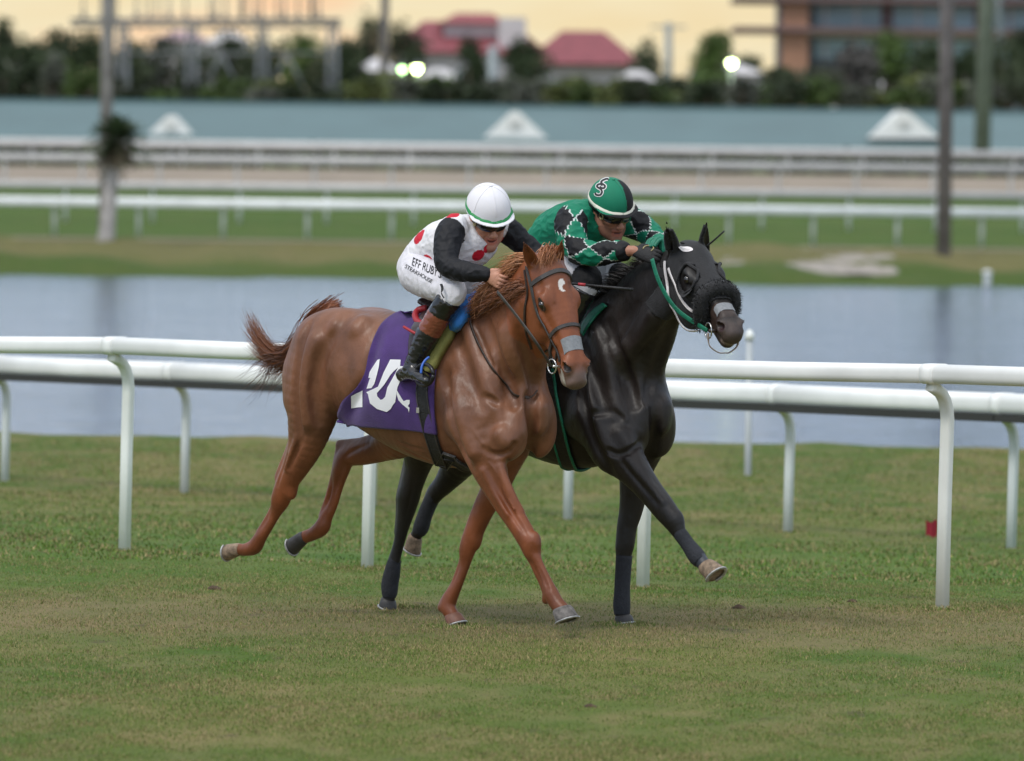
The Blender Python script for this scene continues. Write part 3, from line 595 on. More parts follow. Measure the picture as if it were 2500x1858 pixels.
# ------------------------------------------------------------------ implicit surfaces: every body is one continuous skin over tapered limbs and muscles
def catmull(P, sub):
    P = np.asarray(P, float); n = len(P); out = []
    for i in range(n - 1):
        p0 = P[max(i - 1, 0)]; p1 = P[i]; p2 = P[i + 1]; p3 = P[min(i + 2, n - 1)]
        for t in np.arange(sub) / sub:
            out.append(.5 * ((2 * p1) + (p2 - p0) * t + (2 * p0 - 5 * p1 + 4 * p2 - p3) * t ** 2 + (3 * p1 - p0 - 3 * p2 + p3) * t ** 3))
    out.append(P[-1]); return np.array(out)
class Field:
    def __init__(s, lo, hi, h):
        s.lo = np.array(lo, float); s.h = h; s.n = np.ceil((np.array(hi, float) - s.lo) / h).astype(int) + 1
        s.f = np.full(s.n, 1.0, np.float32)
    def _sl(s, lo, hi):
        a = np.clip(np.floor((lo - s.lo) / s.h).astype(int), 0, s.n - 1); b = np.clip(np.ceil((hi - s.lo) / s.h).astype(int) + 1, 1, s.n)
        return tuple(slice(a[i], max(b[i], a[i] + 1)) for i in range(3))
    def _pts(s, sl):
        ax = [(s.lo[i] + s.h * np.arange(sl[i].start, sl[i].stop)).astype(np.float32) for i in range(3)]
        return ax[0][:, None, None], ax[1][None, :, None], ax[2][None, None, :]
    def _comb(s, sl, d, k, op):
        f = s.f[sl]
        if op == 'add':
            h = np.maximum(k - np.abs(f - d), 0) / k; s.f[sl] = np.minimum(f, d) - h * h * k * .25
        elif op == 'sub':
            d = -d; h = np.maximum(k - np.abs(f - d), 0) / k; s.f[sl] = np.maximum(f, d) + h * h * k * .25
        elif op == 'int':
            h = np.maximum(k - np.abs(f - d), 0) / k; s.f[sl] = np.maximum(f, d) + h * h * k * .25
    def chain(s, pts, k=.03, w=(0, 1, 0), sub=4, op='add'):
        """pts: [(x, y, z, rw, rn)] : centre, half width along w, half width across w"""
        P = catmull(np.array(pts, float), sub) if len(pts) > 2 else np.array(pts, float)
        P[:, 3:] = np.maximum(P[:, 3:], 1e-3); R = P[:, 3:].max(1); m = k + 2.5 * s.h
        sl = s._sl((P[:, :3] - R[:, None]).min(0) - m, (P[:, :3] + R[:, None]).max(0) + m)
        o = [q.start for q in sl]; D = np.full([q.stop - q.start for q in sl], 1.0, np.float32)
        w = np.asarray(w, float)
        for a, b in zip(P[:-1], P[1:]):
            r = max(a[3:].max(), b[3:].max()); lo = np.minimum(a[:3], b[:3]) - r - m; hi = np.maximum(a[:3], b[:3]) + r + m
            s2 = s._sl(lo, hi); s2 = tuple(slice(max(p.start, q.start), min(p.stop, q.stop)) for p, q in zip(s2, sl)); X, Y, Z = s._pts(s2); ba = b[:3] - a[:3]; L2 = ba @ ba + 1e-12; tg = ba / math.sqrt(L2)
            ww = w - (w @ tg) * tg; ww = unit(ww); nn = np.cross(tg, ww)
            dx = X - np.float32(a[0]); dy = Y - np.float32(a[1]); dz = Z - np.float32(a[2])
            t = np.clip((dx * ba[0] + dy * ba[1] + dz * ba[2]) / L2, 0, 1).astype(np.float32)
            dx = dx - t * np.float32(ba[0]); dy = dy - t * np.float32(ba[1]); dz = dz - t * np.float32(ba[2])
            rw = a[3] + (b[3] - a[3]) * t; rn = a[4] + (b[4] - a[4]) * t; rt = np.minimum(rw, rn)
            qw = (dx * ww[0] + dy * ww[1] + dz * ww[2]) / rw; qn = (dx * nn[0] + dy * nn[1] + dz * nn[2]) / rn; qt = (dx * tg[0] + dy * tg[1] + dz * tg[2]) / rt
            q = np.sqrt(qw * qw + qn * qn + qt * qt) + 1e-5; ln = np.sqrt(dx * dx + dy * dy + dz * dz)
            d = np.where(q > .2, ln * (1 - 1 / q), -rt).astype(np.float32)
            s3 = tuple(slice(s2[i].start - o[i], s2[i].stop - o[i]) for i in range(3)); D[s3] = np.minimum(D[s3], d)
        s._comb(sl, D, k, op); return s
    def ell(s, c, r, ax=None, k=.03, op='add'):
        c = np.asarray(c, float); r = np.asarray(r, float); A = np.eye(3) if ax is None else np.array([unit(v) for v in ax]); R = r.max(); m = k + 2.5 * s.h
        sl = s._sl(c - R - m, c + R + m); X, Y, Z = s._pts(sl); dx = X - np.float32(c[0]); dy = Y - np.float32(c[1]); dz = Z - np.float32(c[2])
        q = np.sqrt(sum(((dx * A[i, 0] + dy * A[i, 1] + dz * A[i, 2]) / r[i]) ** 2 for i in range(3))) + 1e-5; ln = np.sqrt(dx * dx + dy * dy + dz * dz)
        s._comb(sl, np.where(q > .2, ln * (1 - 1 / q), -r.min()).astype(np.float32), k, op); return s
    def half(s, p, n, k=.01):
        """keep only the side of the plane through p that n points away from"""
        sl = tuple(slice(0, q) for q in s.n); X, Y, Z = s._pts(sl); n = unit(n)
        s._comb(sl, ((X - p[0]) * n[0] + (Y - p[1]) * n[1] + (Z - p[2]) * n[2]).astype(np.float32), k, 'int'); return s
    def sample(s, P):
        q = (np.asarray(P) - s.lo) / s.h; i = np.clip(np.round(q).astype(int), 0, s.n - 1); return s.f[i[:, 0], i[:, 1], i[:, 2]]
    def mesh(s, smooth=1):
        f = s.f; ins = f < 0; c = np.zeros(np.array(f.shape) - 1, np.int8)
        for dx in (0, 1):
            for dy in (0, 1):
                for dz in (0, 1): c += ins[dx:f.shape[0] - 1 + dx, dy:f.shape[1] - 1 + dy, dz:f.shape[2] - 1 + dz]
        act = (c > 0) & (c < 8); I = np.argwhere(act); idx = np.full(act.shape, -1, np.int32); idx[act] = np.arange(len(I))
        corners = np.array([(a, b, d) for a in (0, 1) for b in (0, 1) for d in (0, 1)]); vals = np.stack([f[I[:, 0] + q[0], I[:, 1] + q[1], I[:, 2] + q[2]] for q in corners], 1)
        acc = np.zeros((len(I), 3)); cnt = np.zeros(len(I))
        for i in range(8):
            for j in range(i + 1, 8):
                if np.abs(corners[i] - corners[j]).sum() != 1: continue
                a = vals[:, i]; b = vals[:, j]; x = (a < 0) != (b < 0); t = np.where(x, a / np.where(x, a - b, 1), 0)
                acc += np.where(x[:, None], corners[i] + t[:, None] * (corners[j] - corners[i]), 0); cnt += x
        V = s.lo + s.h * (I + acc / cnt[:, None]); F = []
        for ax in range(3):
            a, b = [(1, 2), (2, 0), (0, 1)][ax]; sa = [slice(None)] * 3; sb = [slice(None)] * 3; sa[ax] = slice(0, -1); sb[ax] = slice(1, None)
            E = np.argwhere(ins[tuple(sa)] != ins[tuple(sb)]); ok = (E[:, a] > 0) & (E[:, b] > 0) & (E[:, a] < f.shape[a] - 1) & (E[:, b] < f.shape[b] - 1); E = E[ok]
            def cell(da, db): q = E.copy(); q[:, a] -= da; q[:, b] -= db; return idx[q[:, 0], q[:, 1], q[:, 2]]
            Q = np.stack([cell(1, 1), cell(0, 1), cell(0, 0), cell(1, 0)], 1); fl = ~ins[E[:, 0], E[:, 1], E[:, 2]]; Q[fl] = Q[fl][:, ::-1]; F.append(Q)
        F = np.vstack(F)
        for _ in range(smooth):
            ed = np.vstack([F[:, [0, 1]], F[:, [1, 2]], F[:, [2, 3]], F[:, [3, 0]]]); n = len(V); S = np.zeros((n, 3)); d = np.bincount(ed.ravel(), minlength=n)
            for q in range(3): S[:, q] = np.bincount(ed[:, 0], V[ed[:, 1], q], n) + np.bincount(ed[:, 1], V[ed[:, 0], q], n)
            V = V + .5 * (S / np.maximum(d, 1)[:, None] - V)
        return V, F
def bvh(V, F): return BVHTree.FromPolygons([tuple(p) for p in V], [tuple(int(i) for i in q) for q in F])
def vnormals(V, F):
    a = V[F[:, 2]] - V[F[:, 0]]; b = V[F[:, 3]] - V[F[:, 1]] if F.shape[1] == 4 else V[F[:, 1]] - V[F[:, 0]]
    n = np.cross(a, b); N = np.zeros_like(V)
    for k in range(F.shape[1]):
        for q in range(3): N[:, q] += np.bincount(F[:, k], n[:, q], len(V))
    return N / (np.linalg.norm(N, axis=1)[:, None] + 1e-12)
def snap(tree, p, off=0.0):
    co, no, _, _ = tree.find_nearest(Vector(p)); return np.array(co) + np.array(no) * off, np.array(no)
def ribbon(P, N, width, thick):
    """flat strap through P lying on the surface with normals N"""
    P = np.asarray(P); n = len(P); V = []
    for i in range(n):
        t = unit(P[min(i + 1, n - 1)] - P[max(i - 1, 0)]); s = unit(np.cross(t, N[i])); u = np.asarray(N[i]); w = width[i] / 2 if hasattr(width, '__len__') else width / 2
        V += [P[i] - s * w, P[i] + s * w, P[i] + s * w * .8 + u * thick, P[i] - s * w * .8 + u * thick]
    F = [(i * 4 + j, i * 4 + (j + 1) % 4, i * 4 + 4 + (j + 1) % 4, i * 4 + 4 + j) for i in range(n - 1) for j in range(4)] + [(3, 2, 1, 0), tuple((n - 1) * 4 + j for j in range(4))]
    return V, F
def strands(roots, tips, nseg, wid, bend, jit, cols):
    """hair: tapered flat locks from each root to each tip, sagging along bend"""
    n = len(roots); roots = np.asarray(roots); tips = np.asarray(tips); V = np.zeros((n, nseg + 1, 2, 3)); d = tips - roots; side = np.cross(d, rng.normal(size=(n, 3))); side /= np.linalg.norm(side, axis=1)[:, None] + 1e-9
    j1 = rng.normal(size=(n, 3)) * jit; j2 = rng.normal(size=(n, 3)) * jit
    for i in range(nseg + 1):
        t = i / nseg; p = roots + d * t + np.asarray(bend) * (4 * t * (1 - t)) + j1 * t * (1 - t) * 4 + j2 * t * t * .6; w = wid * (1 - t) ** .6 * (.5 + .5 * min(1, t * 4)) + wid * .06
        V[:, i, 0] = p - side * w; V[:, i, 1] = p + side * w
    b = (np.arange(n) * (nseg + 1) * 2)[:, None]; F = []
    for i in range(nseg): F.append(np.c_[b + 2 * i, b + 2 * i + 1, b + 2 * i + 3, b + 2 * i + 2])
    C = np.repeat(np.asarray(cols), (nseg + 1) * 2, 0); return V.reshape(-1, 3), np.vstack(F), C
# ------------------------------------------------------------------ horses
def ground_px(u, v): d = ray(u, v); return CAMP + d * (-CAM_H / d[2])
YAW = 43.0
_t = Frame((0, 0, 0), YAW)
HC = Frame(ground_px(1110, 1527) - _t.y * .10 - _t.x * .45, YAW)      # chestnut
HB = Frame(ground_px(1522, 1522) - _t.y * .10 - _t.x * .45, YAW)      # dark horse
class Head:
    """a down the face from the poll, n out of the forehead, s to the horse's right; k scales the whole head"""
    def __init__(s, fr, o, A, N, k=1.0):
        s.o = np.asarray(o, float); A = unit(A); N = np.asarray(N, float); N = unit(N - (N @ A) * A); S = np.cross(A, N)
        if S[0] > 0: S = -S
        s.A, s.N, s.S = fr.dirl(A), fr.dirl(N), fr.dirl(S); s.fr = fr; s.k = k; s.nz = 0.0; s.ks = 1.0
    def __call__(s, a, n, q=0.0): return s.o + s.k * (s.A * a + s.N * n + s.S * (q * s.ks))
    def inv(s, V): d = (np.asarray(V) - s.o) / s.k; return d @ s.A, d @ s.N, d @ s.S / s.ks
def px_chain(fr, L, f=.85):
    out = []
    for u, v, lat, r in L: p = fr.L(u, v, lat); out.append((*p, fr.r(r) * f, fr.r(r)))
    return out

def head_field(F, H):
    w = H.S; K = H.k
    def ch(L, k=.02, op='add', sub=4): F.chain([(*H(a, n, q), rw * K * H.ks, rn * K) for a, n, q, rw, rn in L], k * K, w, sub, op)
    def el(c, r, ax, k, op='add'): F.ell(c, np.array(r) * K * np.array((1, 1, H.ks)), ax, k * K, op)
    X = (H.A, H.N, H.S)
    el(H(.06, -.095), (.12, .092, .085), X, .04)
    ch([(.02, -.12, 0, .08, .09), (.12, -.105, 0, .094, .096), (.20, -.10, 0, .090, .095), (.30, -.083, 0, .066, .075), (.40, -.073, 0, .050, .062), (.50, -.068, 0, .046, .056), (.555, -.07, 0, .046, .052)], .03)
    for q in (-1, 1):
        el(H(.215, -.185, q * .046), (.128, .108, .040), X, .03)          # cheek
        el(H(.172, -.046, q * .070), (.055, .028, .030), X, .02)           # brow
        ch([(.235, -.10, q * .080, .010, .010), (.31, -.088, q * .064, .011, .011), (.385, -.082, q * .049, .009, .009)], .02)   # facial crest
        ch([(.22, -.050, q * .058, .014, .018), (.36, -.036, q * .034, .012, .014), (.50, -.028, q * .024, .014, .016)], .025)   # nasal bone edge
        el(H(.542 + H.nz, -.050, q * .042), (.044, .034, .022), X, .02)           # nostril flare
        el(H(.535 + H.nz, -.030, q * .052), (.026, .008, .020), (H.A + .5 * H.N, H.N - .5 * H.A, H.S), .012)
        el(H(.553 + H.nz, -.040, q * .062), (.029, .019, .023), (H.A + .5 * H.N, H.N - .5 * H.A, H.S), .006, 'sub')
        el(H(.197, -.062, q * .106), (.027, .017, .020), X, .010, 'sub')      # eye socket
        el(H(.115, -.045, q * .088), (.034, .022, .014), X, .02, 'sub')        # hollow above the eye
        ch([(.30, -.125, q * .078, .012, .012), (.40, -.112, q * .062, .010, .010), (.47, -.10, q * .056, .006, .006)], .03, 'sub')  # hollow under the crest
        ch([(.163, -.062, q * .093, .006, .006), (.180, -.040, q * .090, .007, .007), (.205, -.038, q * .089, .006, .006), (.228, -.056, q * .086, .005, .005)], .008)  # upper lid
    ch([(.27, -.205, 0, .050, .065), (.36, -.165, 0, .040, .046), (.45, -.138, 0, .033, .035), (.52, -.132, 0, .034, .030)], .03)
    el(H(.556, -.124), (.036, .032, .036), X, .02)                            # chin
    el(H(.590, -.074), (.026, .042, .046), X, .02)                            # upper lip
    for q in (-1, 1):
        ch([(.606, -.110, q * .012, .008, .0045), (.578, -.110, q * .044, .008, .0045), (.53, -.106, q * .054, .010, .0045), (.50, -.106, q * .055, .008, .004)], .008, 'sub')
def ear(F, H, base, tip, fold, wid):
    b = np.asarray(base); t = np.asarray(tip); d = t - b; wv = unit(np.cross(d, fold)); fo = np.asarray(fold)
    P = [(*(b + d * f - fo * .012 * math.sin(max(f, 0) * 3.1)), wid * a, .017 * c) for f, a, c in ((-.35, .8, 1.8), (-.12, .85, 1.4), (.1, .95, 1.1), (.35, 1.0, .9), (.6, .78, .7), (.85, .36, .5), (1.0, .08, .25))]
    F.chain(P, .025, wv)
    F.chain([(*(b + d * f + fo * (.014 - .010 * math.sin(f * 3.1))), wid * a * .60, .011) for f, a in ((.10, .55), (.38, 1.0), (.62, .78), (.86, .3))], .006, wv, op='sub')

def hoof(name_lab, root, fr, c, s, toe, r0, r1, m, shoe_m):
    """c: coronet centre, s: sole centre, toe: direction of the toe"""
    ax = unit(s - c); toe = unit(toe - (toe @ ax) * ax); sd = np.cross(ax, toe); L = np.linalg.norm(s - c); n = 20; V = []
    rings = [(-.12, .90, .0), (0, 1.0, 0), (.12, 1.04, .06), (.9, 1.0, 1), (1.0, .98, 1.05)]
    for t, k, g in rings:
        r = (r0 + (r1 - r0) * max(t, 0)) * k
        for i in range(n):
            an = 2 * math.pi * i / n; ct = math.cos(an); V.append(c + ax * L * t + toe * (ct * r * (1.12 if ct > 0 else .88) + g * L * .22) + sd * math.sin(an) * r + ax * (-.0 if t > .5 else .012 * -ct * 0))
    F = [(i * n + j, i * n + (j + 1) % n, (i + 1) * n + (j + 1) % n, (i + 1) * n + j) for i in range(4) for j in range(n)] + [tuple(range(n))[::-1]]
    inner = [c + ax * L * .93 + toe * ((1.12 if math.cos(2 * math.pi * i / n) > 0 else .88) * math.cos(2 * math.pi * i / n) * r1 * .72 + 1.0 * L * .22) + sd * math.sin(2 * math.pi * i / n) * r1 * .72 for i in range(n)]
    b = len(V); V += inner; F += [(4 * n + j, 4 * n + (j + 1) % n, b + (j + 1) % n, b + j) for j in range(n)] + [tuple(b + j for j in range(n))]
    o = MB().add(V, F).build('hoof', m, root, True)
    if name_lab: o['label'] = name_lab
    P = []
    for i in range(-7, 8):
        an = i * .36; ct = math.cos(an); P.append(s + ax * .004 + toe * (ct * r1 * .95 * (1.12 if ct > 0 else .88) + L * .23) + sd * math.sin(an) * r1 * .95)
    MB().sweep(P, arc_prof(.018, .009, .003, 2), up=ax).build('shoe', shoe_m, o, True)

def horse_body(fr, spec, h=.007):
    lo = np.array(spec['lo'], float); hi = np.array(spec['hi'], float); F = Field(lo, hi, h); dx = spec['dx']; dz = spec.get('dz', 0)
    def T(L): return [(x + dx, y, z + dz, rw, rn) for x, y, z, rw, rn in L]
    F.chain(T([(-.42, 0, 1.42, .17, .19), (-.30, 0, 1.40, .235, .25), (-.12, 0, 1.36, .265, .305), (.08, 0, 1.31, .275, .345), (.28, 0, 1.265, .285, .375), (.48, 0, 1.245, .27, .40), (.66, 0, 1.25, .235, .40), (.82, 0, 1.25, .20, .32)]), .05, (0, 1, 0), 5)
    F.chain(T([(.40, 0, 1.60, .07, .06), (.58, 0, 1.645, .055, .05), (.74, 0, 1.64, .06, .06)]), .10)                 # withers
    F.chain(T([(.80, 0, 1.25, .20, .26), (.97, 0, 1.17, .185, .20), (1.03, 0, 1.14, .16, .15)]), .08)                 # chest
    for q in (-1, 1):
        y = q
        F.ell(T([(-.16, y * .13, 1.52, 0, 0)])[0][:3], (.26, .115, .145), ((1, 0, -.15), (0, 1, 0), (.15, 0, 1)), .07)   # gluteal
        F.chain(T([(-.35, y * .13, 1.50, .09, .11), (-.45, y * .155, 1.34, .10, .11), (-.44, y * .17, 1.18, .09, .11)]), .06)          # hamstring
        F.chain(T([(.73, y * .10, 1.60, .05, .08), (.84, y * .175, 1.36, .055, .10), (.97, y * .195, 1.14, .06, .085)]), .06)   # shoulder blade
        F.ell(T([(.80, y * .205, 1.13, 0, 0)])[0][:3], (.15, .065, .13), ((.8, 0, .6), (0, 1, 0), (-.6, 0, .8)), .05)     # triceps
        F.ell(T([(1.03, y * .105, 1.06, 0, 0)])[0][:3], (.10, .095, .15), None, .05)                                       # pectoral
        F.ell(T([(-.13, y * .215, 1.56, 0, 0)])[0][:3], (.05, .03, .04), None, .05)                                        # hip point
    for L in spec['legs']: F.chain(L['pts'], L.get('k', .045), (0, 1, 0), 4)
    for c, r, ax, k in spec.get('bumps', []): F.ell(c, r, ax, k)
    F.chain(spec['neck'], .10, (0, 1, 0), 5)
    for c in spec.get('neck_extra', []): F.chain(c, .05, (0, 1, 0), 4)
    for c in spec.get('grooves', []): F.chain(c[0], c[1], (0, 1, 0), 4, 'sub')
    H = spec['head']; head_field(F, H)
    for b, t, fo, wd in spec['ears']: ear(F, H, b, t, fo, wd)
    return F

# ---- chestnut
L = HC.L
def leg(fr, L_, k=.045, f=.85): return {'pts': px_chain(fr, L_, f), 'k': k}
def tendons(fr, spec, rows):
    for L_, k in rows: spec['legs'].append({'pts': px_chain(fr, L_, .8), 'k': k})
headC = Head(HC, HC.L(1359, 634, .16), (.2348, -.2563, -.9376), (.5265, -.7773, .3444), 1.10); headC.nz = -.036; headC.ks = 1.12
specC = dict(lo=(-1.25, -.52, -.03), hi=(1.75, .36, 2.24), dx=0.0, head=headC,
    neck=[(.74, 0, 1.36, .19, .33), (.90, -.01, 1.48, .165, .285), (1.05, -.06, 1.61, .135, .235), (1.17, -.11, 1.74, .115, .20), (*(headC(.04, -.15)), .10, .15)],
    legs=[leg(HC, [(800, 850, .12, 95), (778, 930, .145, 84), (762, 1015, .155, 66), (746, 1085, .15, 48), (722, 1140, .14, 35), (698, 1183, .13, 28), (685, 1220, .12, 26), (673, 1254, .115, 14), (655, 1288, .11, 12), (636, 1312, .105, 17), (622, 1334, .10, 20), (600, 1342, .10, 16), (582, 1341, .10, 15)]),
          leg(HC, [(975, 985, -.13, 95), (985, 1045, -.16, 72), (940, 1085, -.17, 42), (890, 1103, -.16, 33), (847, 1115, -.15, 27), (832, 1150, -.14, 23), (825, 1190, -.135, 14), (813, 1232, -.13, 13), (797, 1262, -.125, 17), (786, 1287, -.12, 21), (765, 1303, -.12, 17), (745, 1311, -.12, 16)]),
          leg(HC, [(1170, 1010, .15, 85), (1185, 1085, .17, 66), (1193, 1135, .175, 49), (1210, 1183, .17, 37), (1231, 1225, .165, 31), (1264, 1276, .16, 28), (1290, 1322, .155, 26), (1299, 1346, .15, 23), (1312, 1370, .15, 13), (1332, 1411, .145, 12), (1345, 1447, .14, 19), (1357, 1470, .14, 19), (1371, 1488, .14, 20)]),
          leg(HC, [(1235, 1075, -.13, 70), (1226, 1135, -.15, 46), (1206, 1195, -.145, 35), (1181, 1242, -.14, 29), (1154, 1305, -.13, 25), (1141, 1343, -.125, 22), (1135, 1382, -.12, 12.5), (1119, 1425, -.11, 12.5), (1097, 1466, -.105, 20), (1094, 1484, -.10, 20), (1105, 1504, -.10, 18)])],
    ears=[], bumps=[], grooves=[], neck_extra=[])
def C(u, v, lat): return HC.L(u, v, lat)
specC['bumps'] += [
                   (C(712, 1200, .13), (.03, .03, .045), None, .03), (C(1306, 1322, .155), (.03, .03, .05), None, .03), (C(1163, 1318, -.13), (.025, .025, .05), None, .03),
                   (C(1332, 1466, .14), (.018, .018, .02), None, .03), (C(1077, 1484, -.10), (.02, .018, .022), None, .03)]
specC['bumps'] += [(C(1212, 1150, .19), (.055, .035, .12), ((1, 0, .2), (0, 1, 0), (-.2, 0, 1)), .03), (C(1240, 1200, .19), (.03, .025, .12), ((1, 0, .45), (0, 1, 0), (-.45, 0, 1)), .025),
                   (C(745, 1060, .19), (.05, .03, .12), ((1, 0, -.3), (0, 1, 0), (.3, 0, 1)), .03), (C(1236, 1075, .17), (.085, .07, .10), None, .06)]
specC['neck_extra'] += [[(*C(1180, 1000, .20), .05, .07), (*C(1215, 900, .17), .05, .075), (*C(1260, 810, .17), .045, .07), (*C(1292, 740, .2), .04, .06)]]
tendons(HC, specC, [([(678, 1163, .13, 9), (690, 1135, .14, 10), (712, 1085, .15, 12), (735, 1030, .15, 16)], .03), ([(829, 1084, -.15, 11), (852, 1082, -.155, 11), (890, 1080, -.16, 12), (930, 1070, -.165, 14)], .03),
    ([(680, 1170, .13, 10), (686, 1195, .125, 12), (672, 1230, .12, 10), (655, 1262, .11, 8), (634, 1298, .105, 9)], .014), ([(830, 1088, -.15, 11), (824, 1120, -.14, 11), (814, 1165, -.135, 9), (800, 1215, -.13, 8), (786, 1258, -.125, 9)], .014),
    ([(1290, 1352, .15, 9), (1303, 1382, .15, 8), (1321, 1420, .145, 8), (1335, 1452, .14, 10)], .014), ([(1134, 1352, -.125, 9), (1120, 1392, -.12, 8), (1104, 1432, -.11, 8), (1084, 1468, -.105, 11)], .014)])
specC['px_ridges'] = [([(1112, 930), (1120, 1000), (1137, 1060), (1155, 1105)], .045, .016, .03), ([(1262, 995), (1266, 1050)], .06, .014, .04), ([(1318, 990), (1318, 1045)], .05, .012, .04),
    ([(1228, 810), (1250, 870), (1272, 930), (1284, 978)], .05, .014, .04), ([(1140, 800), (1165, 870), (1195, 950), (1220, 1020)], .03, .010, .03), ([(1222, 1060), (1238, 1078)], .05, .018, .03),
    ([(885, 785), (872, 800)], .05, .016, .04), ([(770, 830), (748, 890), (745, 960), (752, 1030)], .05, .012, .03), ([(1180, 1150), (1205, 1200), (1240, 1255)], .02, .007, .015), ([(1222, 1140), (1240, 1190), (1272, 1245)], .022, .008, .015),
    ([(1120, 1010), (1150, 1045), (1180, 1085)], .006, .003, .01), ([(1195, 1130), (1222, 1170), (1246, 1225), (1270, 1285)], .005, .003, .008), ([(730, 1060), (712, 1105), (700, 1145)], .02, .007, .015),
    ([(1345, 700), (1352, 735)], .012, .004, .01)]
specC['px_grooves'] = [([(1086, 900), (1092, 940), (1099, 1000), (1114, 1060), (1130, 1105), (1150, 1140)], .035, .020, .025), ([(1185, 1098), (1208, 1110), (1236, 1106), (1254, 1085)], .018, .012, .015),
    ([(1195, 1150), (1228, 1215), (1260, 1268), (1282, 1300)], .014, .008, .012), ([(1240, 1118), (1245, 1172)], .012, .006, .01), ([(1292, 975), (1300, 1030), (1297, 1080), (1285, 1125)], .03, .024, .03),
    ([(1265, 810), (1290, 875), (1303, 940), (1300, 985)], .03, .018, .03), ([(1186, 780), (1212, 860), (1238, 930), (1256, 990)], .03, .015, .03), ([(1108, 780), (1124, 850), (1150, 930), (1176, 1000)], .03, .010, .03),
    ([(757, 790), (733, 860), (723, 950), (728, 1030), (733, 1080)], .025, .013, .02), ([(806, 830), (780, 890), (770, 960), (778, 1030)], .035, .014, .03), ([(925, 820), (905, 880), (885, 950), (858, 1020)], .045, .022, .04),
    ([(845, 768), (828, 795), (806, 840)], .03, .009, .03), ([(740, 1065), (722, 1105), (706, 1145)], .014, .009, .012), ([(702, 1110), (688, 1150), (678, 1185)], .012, .006, .01), ([(662, 1262), (645, 1292)], .008, .0045, .008),
    ([(838, 1135), (820, 1190), (805, 1245)], .010, .006, .008), ([(900, 1085), (862, 1100), (842, 1115)], .012, .007, .012), ([(1310, 1372), (1328, 1415), (1340, 1440)], .008, .005, .008),
    ([(968, 1075), (1000, 1090), (1035, 1098)], .010, .005, .01), ([(985, 1095), (1012, 1110), (1045, 1122)], .010, .005, .01), ([(1150, 975), (1185, 972), (1210, 985)], .02, .007, .02),
    ([(1165, 800), (1185, 850), (1210, 910)], .014, .005, .014), ([(1300, 1330), (1306, 1350)], .012, .005, .01)]
def ear_px(fr, H, bu, bv, tu, tv, off, Yd): return fr.dep(bu, bv, Yd), fr.dep(tu, tv, Yd - .02)
b, t = ear_px(HC, headC, 1300, 650, 1278, 590, 0, 35.58); specC['ears'].append((headC(-.005,-.085,.068), t, HC.dirl(unit((-.15, -.97, .1))), .036))
b, t = ear_px(HC, headC, 1382, 652, 1373, 586, 0, 35.66); specC['ears'].append((headC(-.005,-.085,-.062), t, HC.dirl(unit((.45, -.87, .1))), .036))
def coat_colors(V, F, base, red, H, fr, legz, muzzle):
    C_ = np.repeat(np.array(base)[None], len(V), 0); a, n, q = H.inv(V)
    wr = np.clip((legz - V[:, 2]) / .35, 0, 1); inhead = (np.abs(q) < .16) & (n > -.33) & (n < .08) & (a > -.22) & (a < .68)
    wr = np.maximum(wr, np.where(inhead, .9, 0) * 1.0); nk = np.clip((V[:, 2] - 1.55) / .25, 0, 1) * np.clip((V[:, 0] - H.o[0] + .75) / .3, 0, 1); wr = np.maximum(wr, nk * .75)
    C_ = C_ * (1 - wr[:, None]) + np.array(red)[None] * wr[:, None]
    mz = np.where(inhead, np.clip((a - .50) / .06, 0, 1), 0); C_ = C_ * (1 - mz[:, None]) + np.array(muzzle)[None] * mz[:, None]
    return C_, inhead, a, n, q
def cast(fr, tr, u, v, off=.004):
    d = ray(u, v); o = fr.loc(CAMP); dl = fr.dirl(d); h = tr.ray_cast(Vector(o), Vector(unit(dl)))
    if h[0] is None:
        # just off the silhouette: nearest point to the ray at the body's distance
        p = o + dl * (36.2 / d[1]); co, no, _, _ = tr.find_nearest(Vector(p)); return np.array(co) + np.array(no) * off, np.array(no)
    n = np.array(h[1]); n = n if n @ dl < 0 else -n
    return np.array(h[0]) + n * off, n
def build_horse(name, fr, spec, label, coat, matl, deco):
    Fd = horse_body(fr, spec); V, Fc = Fd.mesh(1); t0 = bvh(V, Fc)
    for pts, r, amt, k in spec.get('px_ridges', []):
        q = [cast(fr, t0, u, v, 0) for u, v in pts]; Fd.chain([(*(p - n * (r - amt * spec.get('amt', 1.55))), r, r) for p, n in q], k, (0, 1, 0), 4)
    for pts, r, amt, k in spec.get('px_grooves', []):
        q = [cast(fr, t0, u, v, 0) for u, v in pts]; m_ = len(q) - 1; Fd.chain([(*(p + n * (r - amt * spec.get('amt', 1.55) * (1 if 0 < i < m_ else .2))), r, r) for i, (p, n) in enumerate(q)], k, (0, 1, 0), 4, 'sub')
    V, Fc = Fd.mesh(1); tree_ = bvh(V, Fc); N = vnormals(V, Fc)
    root = empty(name, tuple(fr.O), fr.a, label, 'horse')
    Cc = coat(V, N); me = np_mesh('body', V, Fc); set_col(me, Cc); new_obj('body', me, root, matl)
    return root, tree_, Fd
M_COAT = vmat('chestnut_coat', .43, .6, 22, sheen=.03, spec=.40, var=.28, vscale=8, stretch=(1, 1, .55)); M_COATD = vmat('dark_coat', .48, .6, 22, sheen=.0, spec=.42, var=.40, vscale=8, stretch=(1, 1, .55))
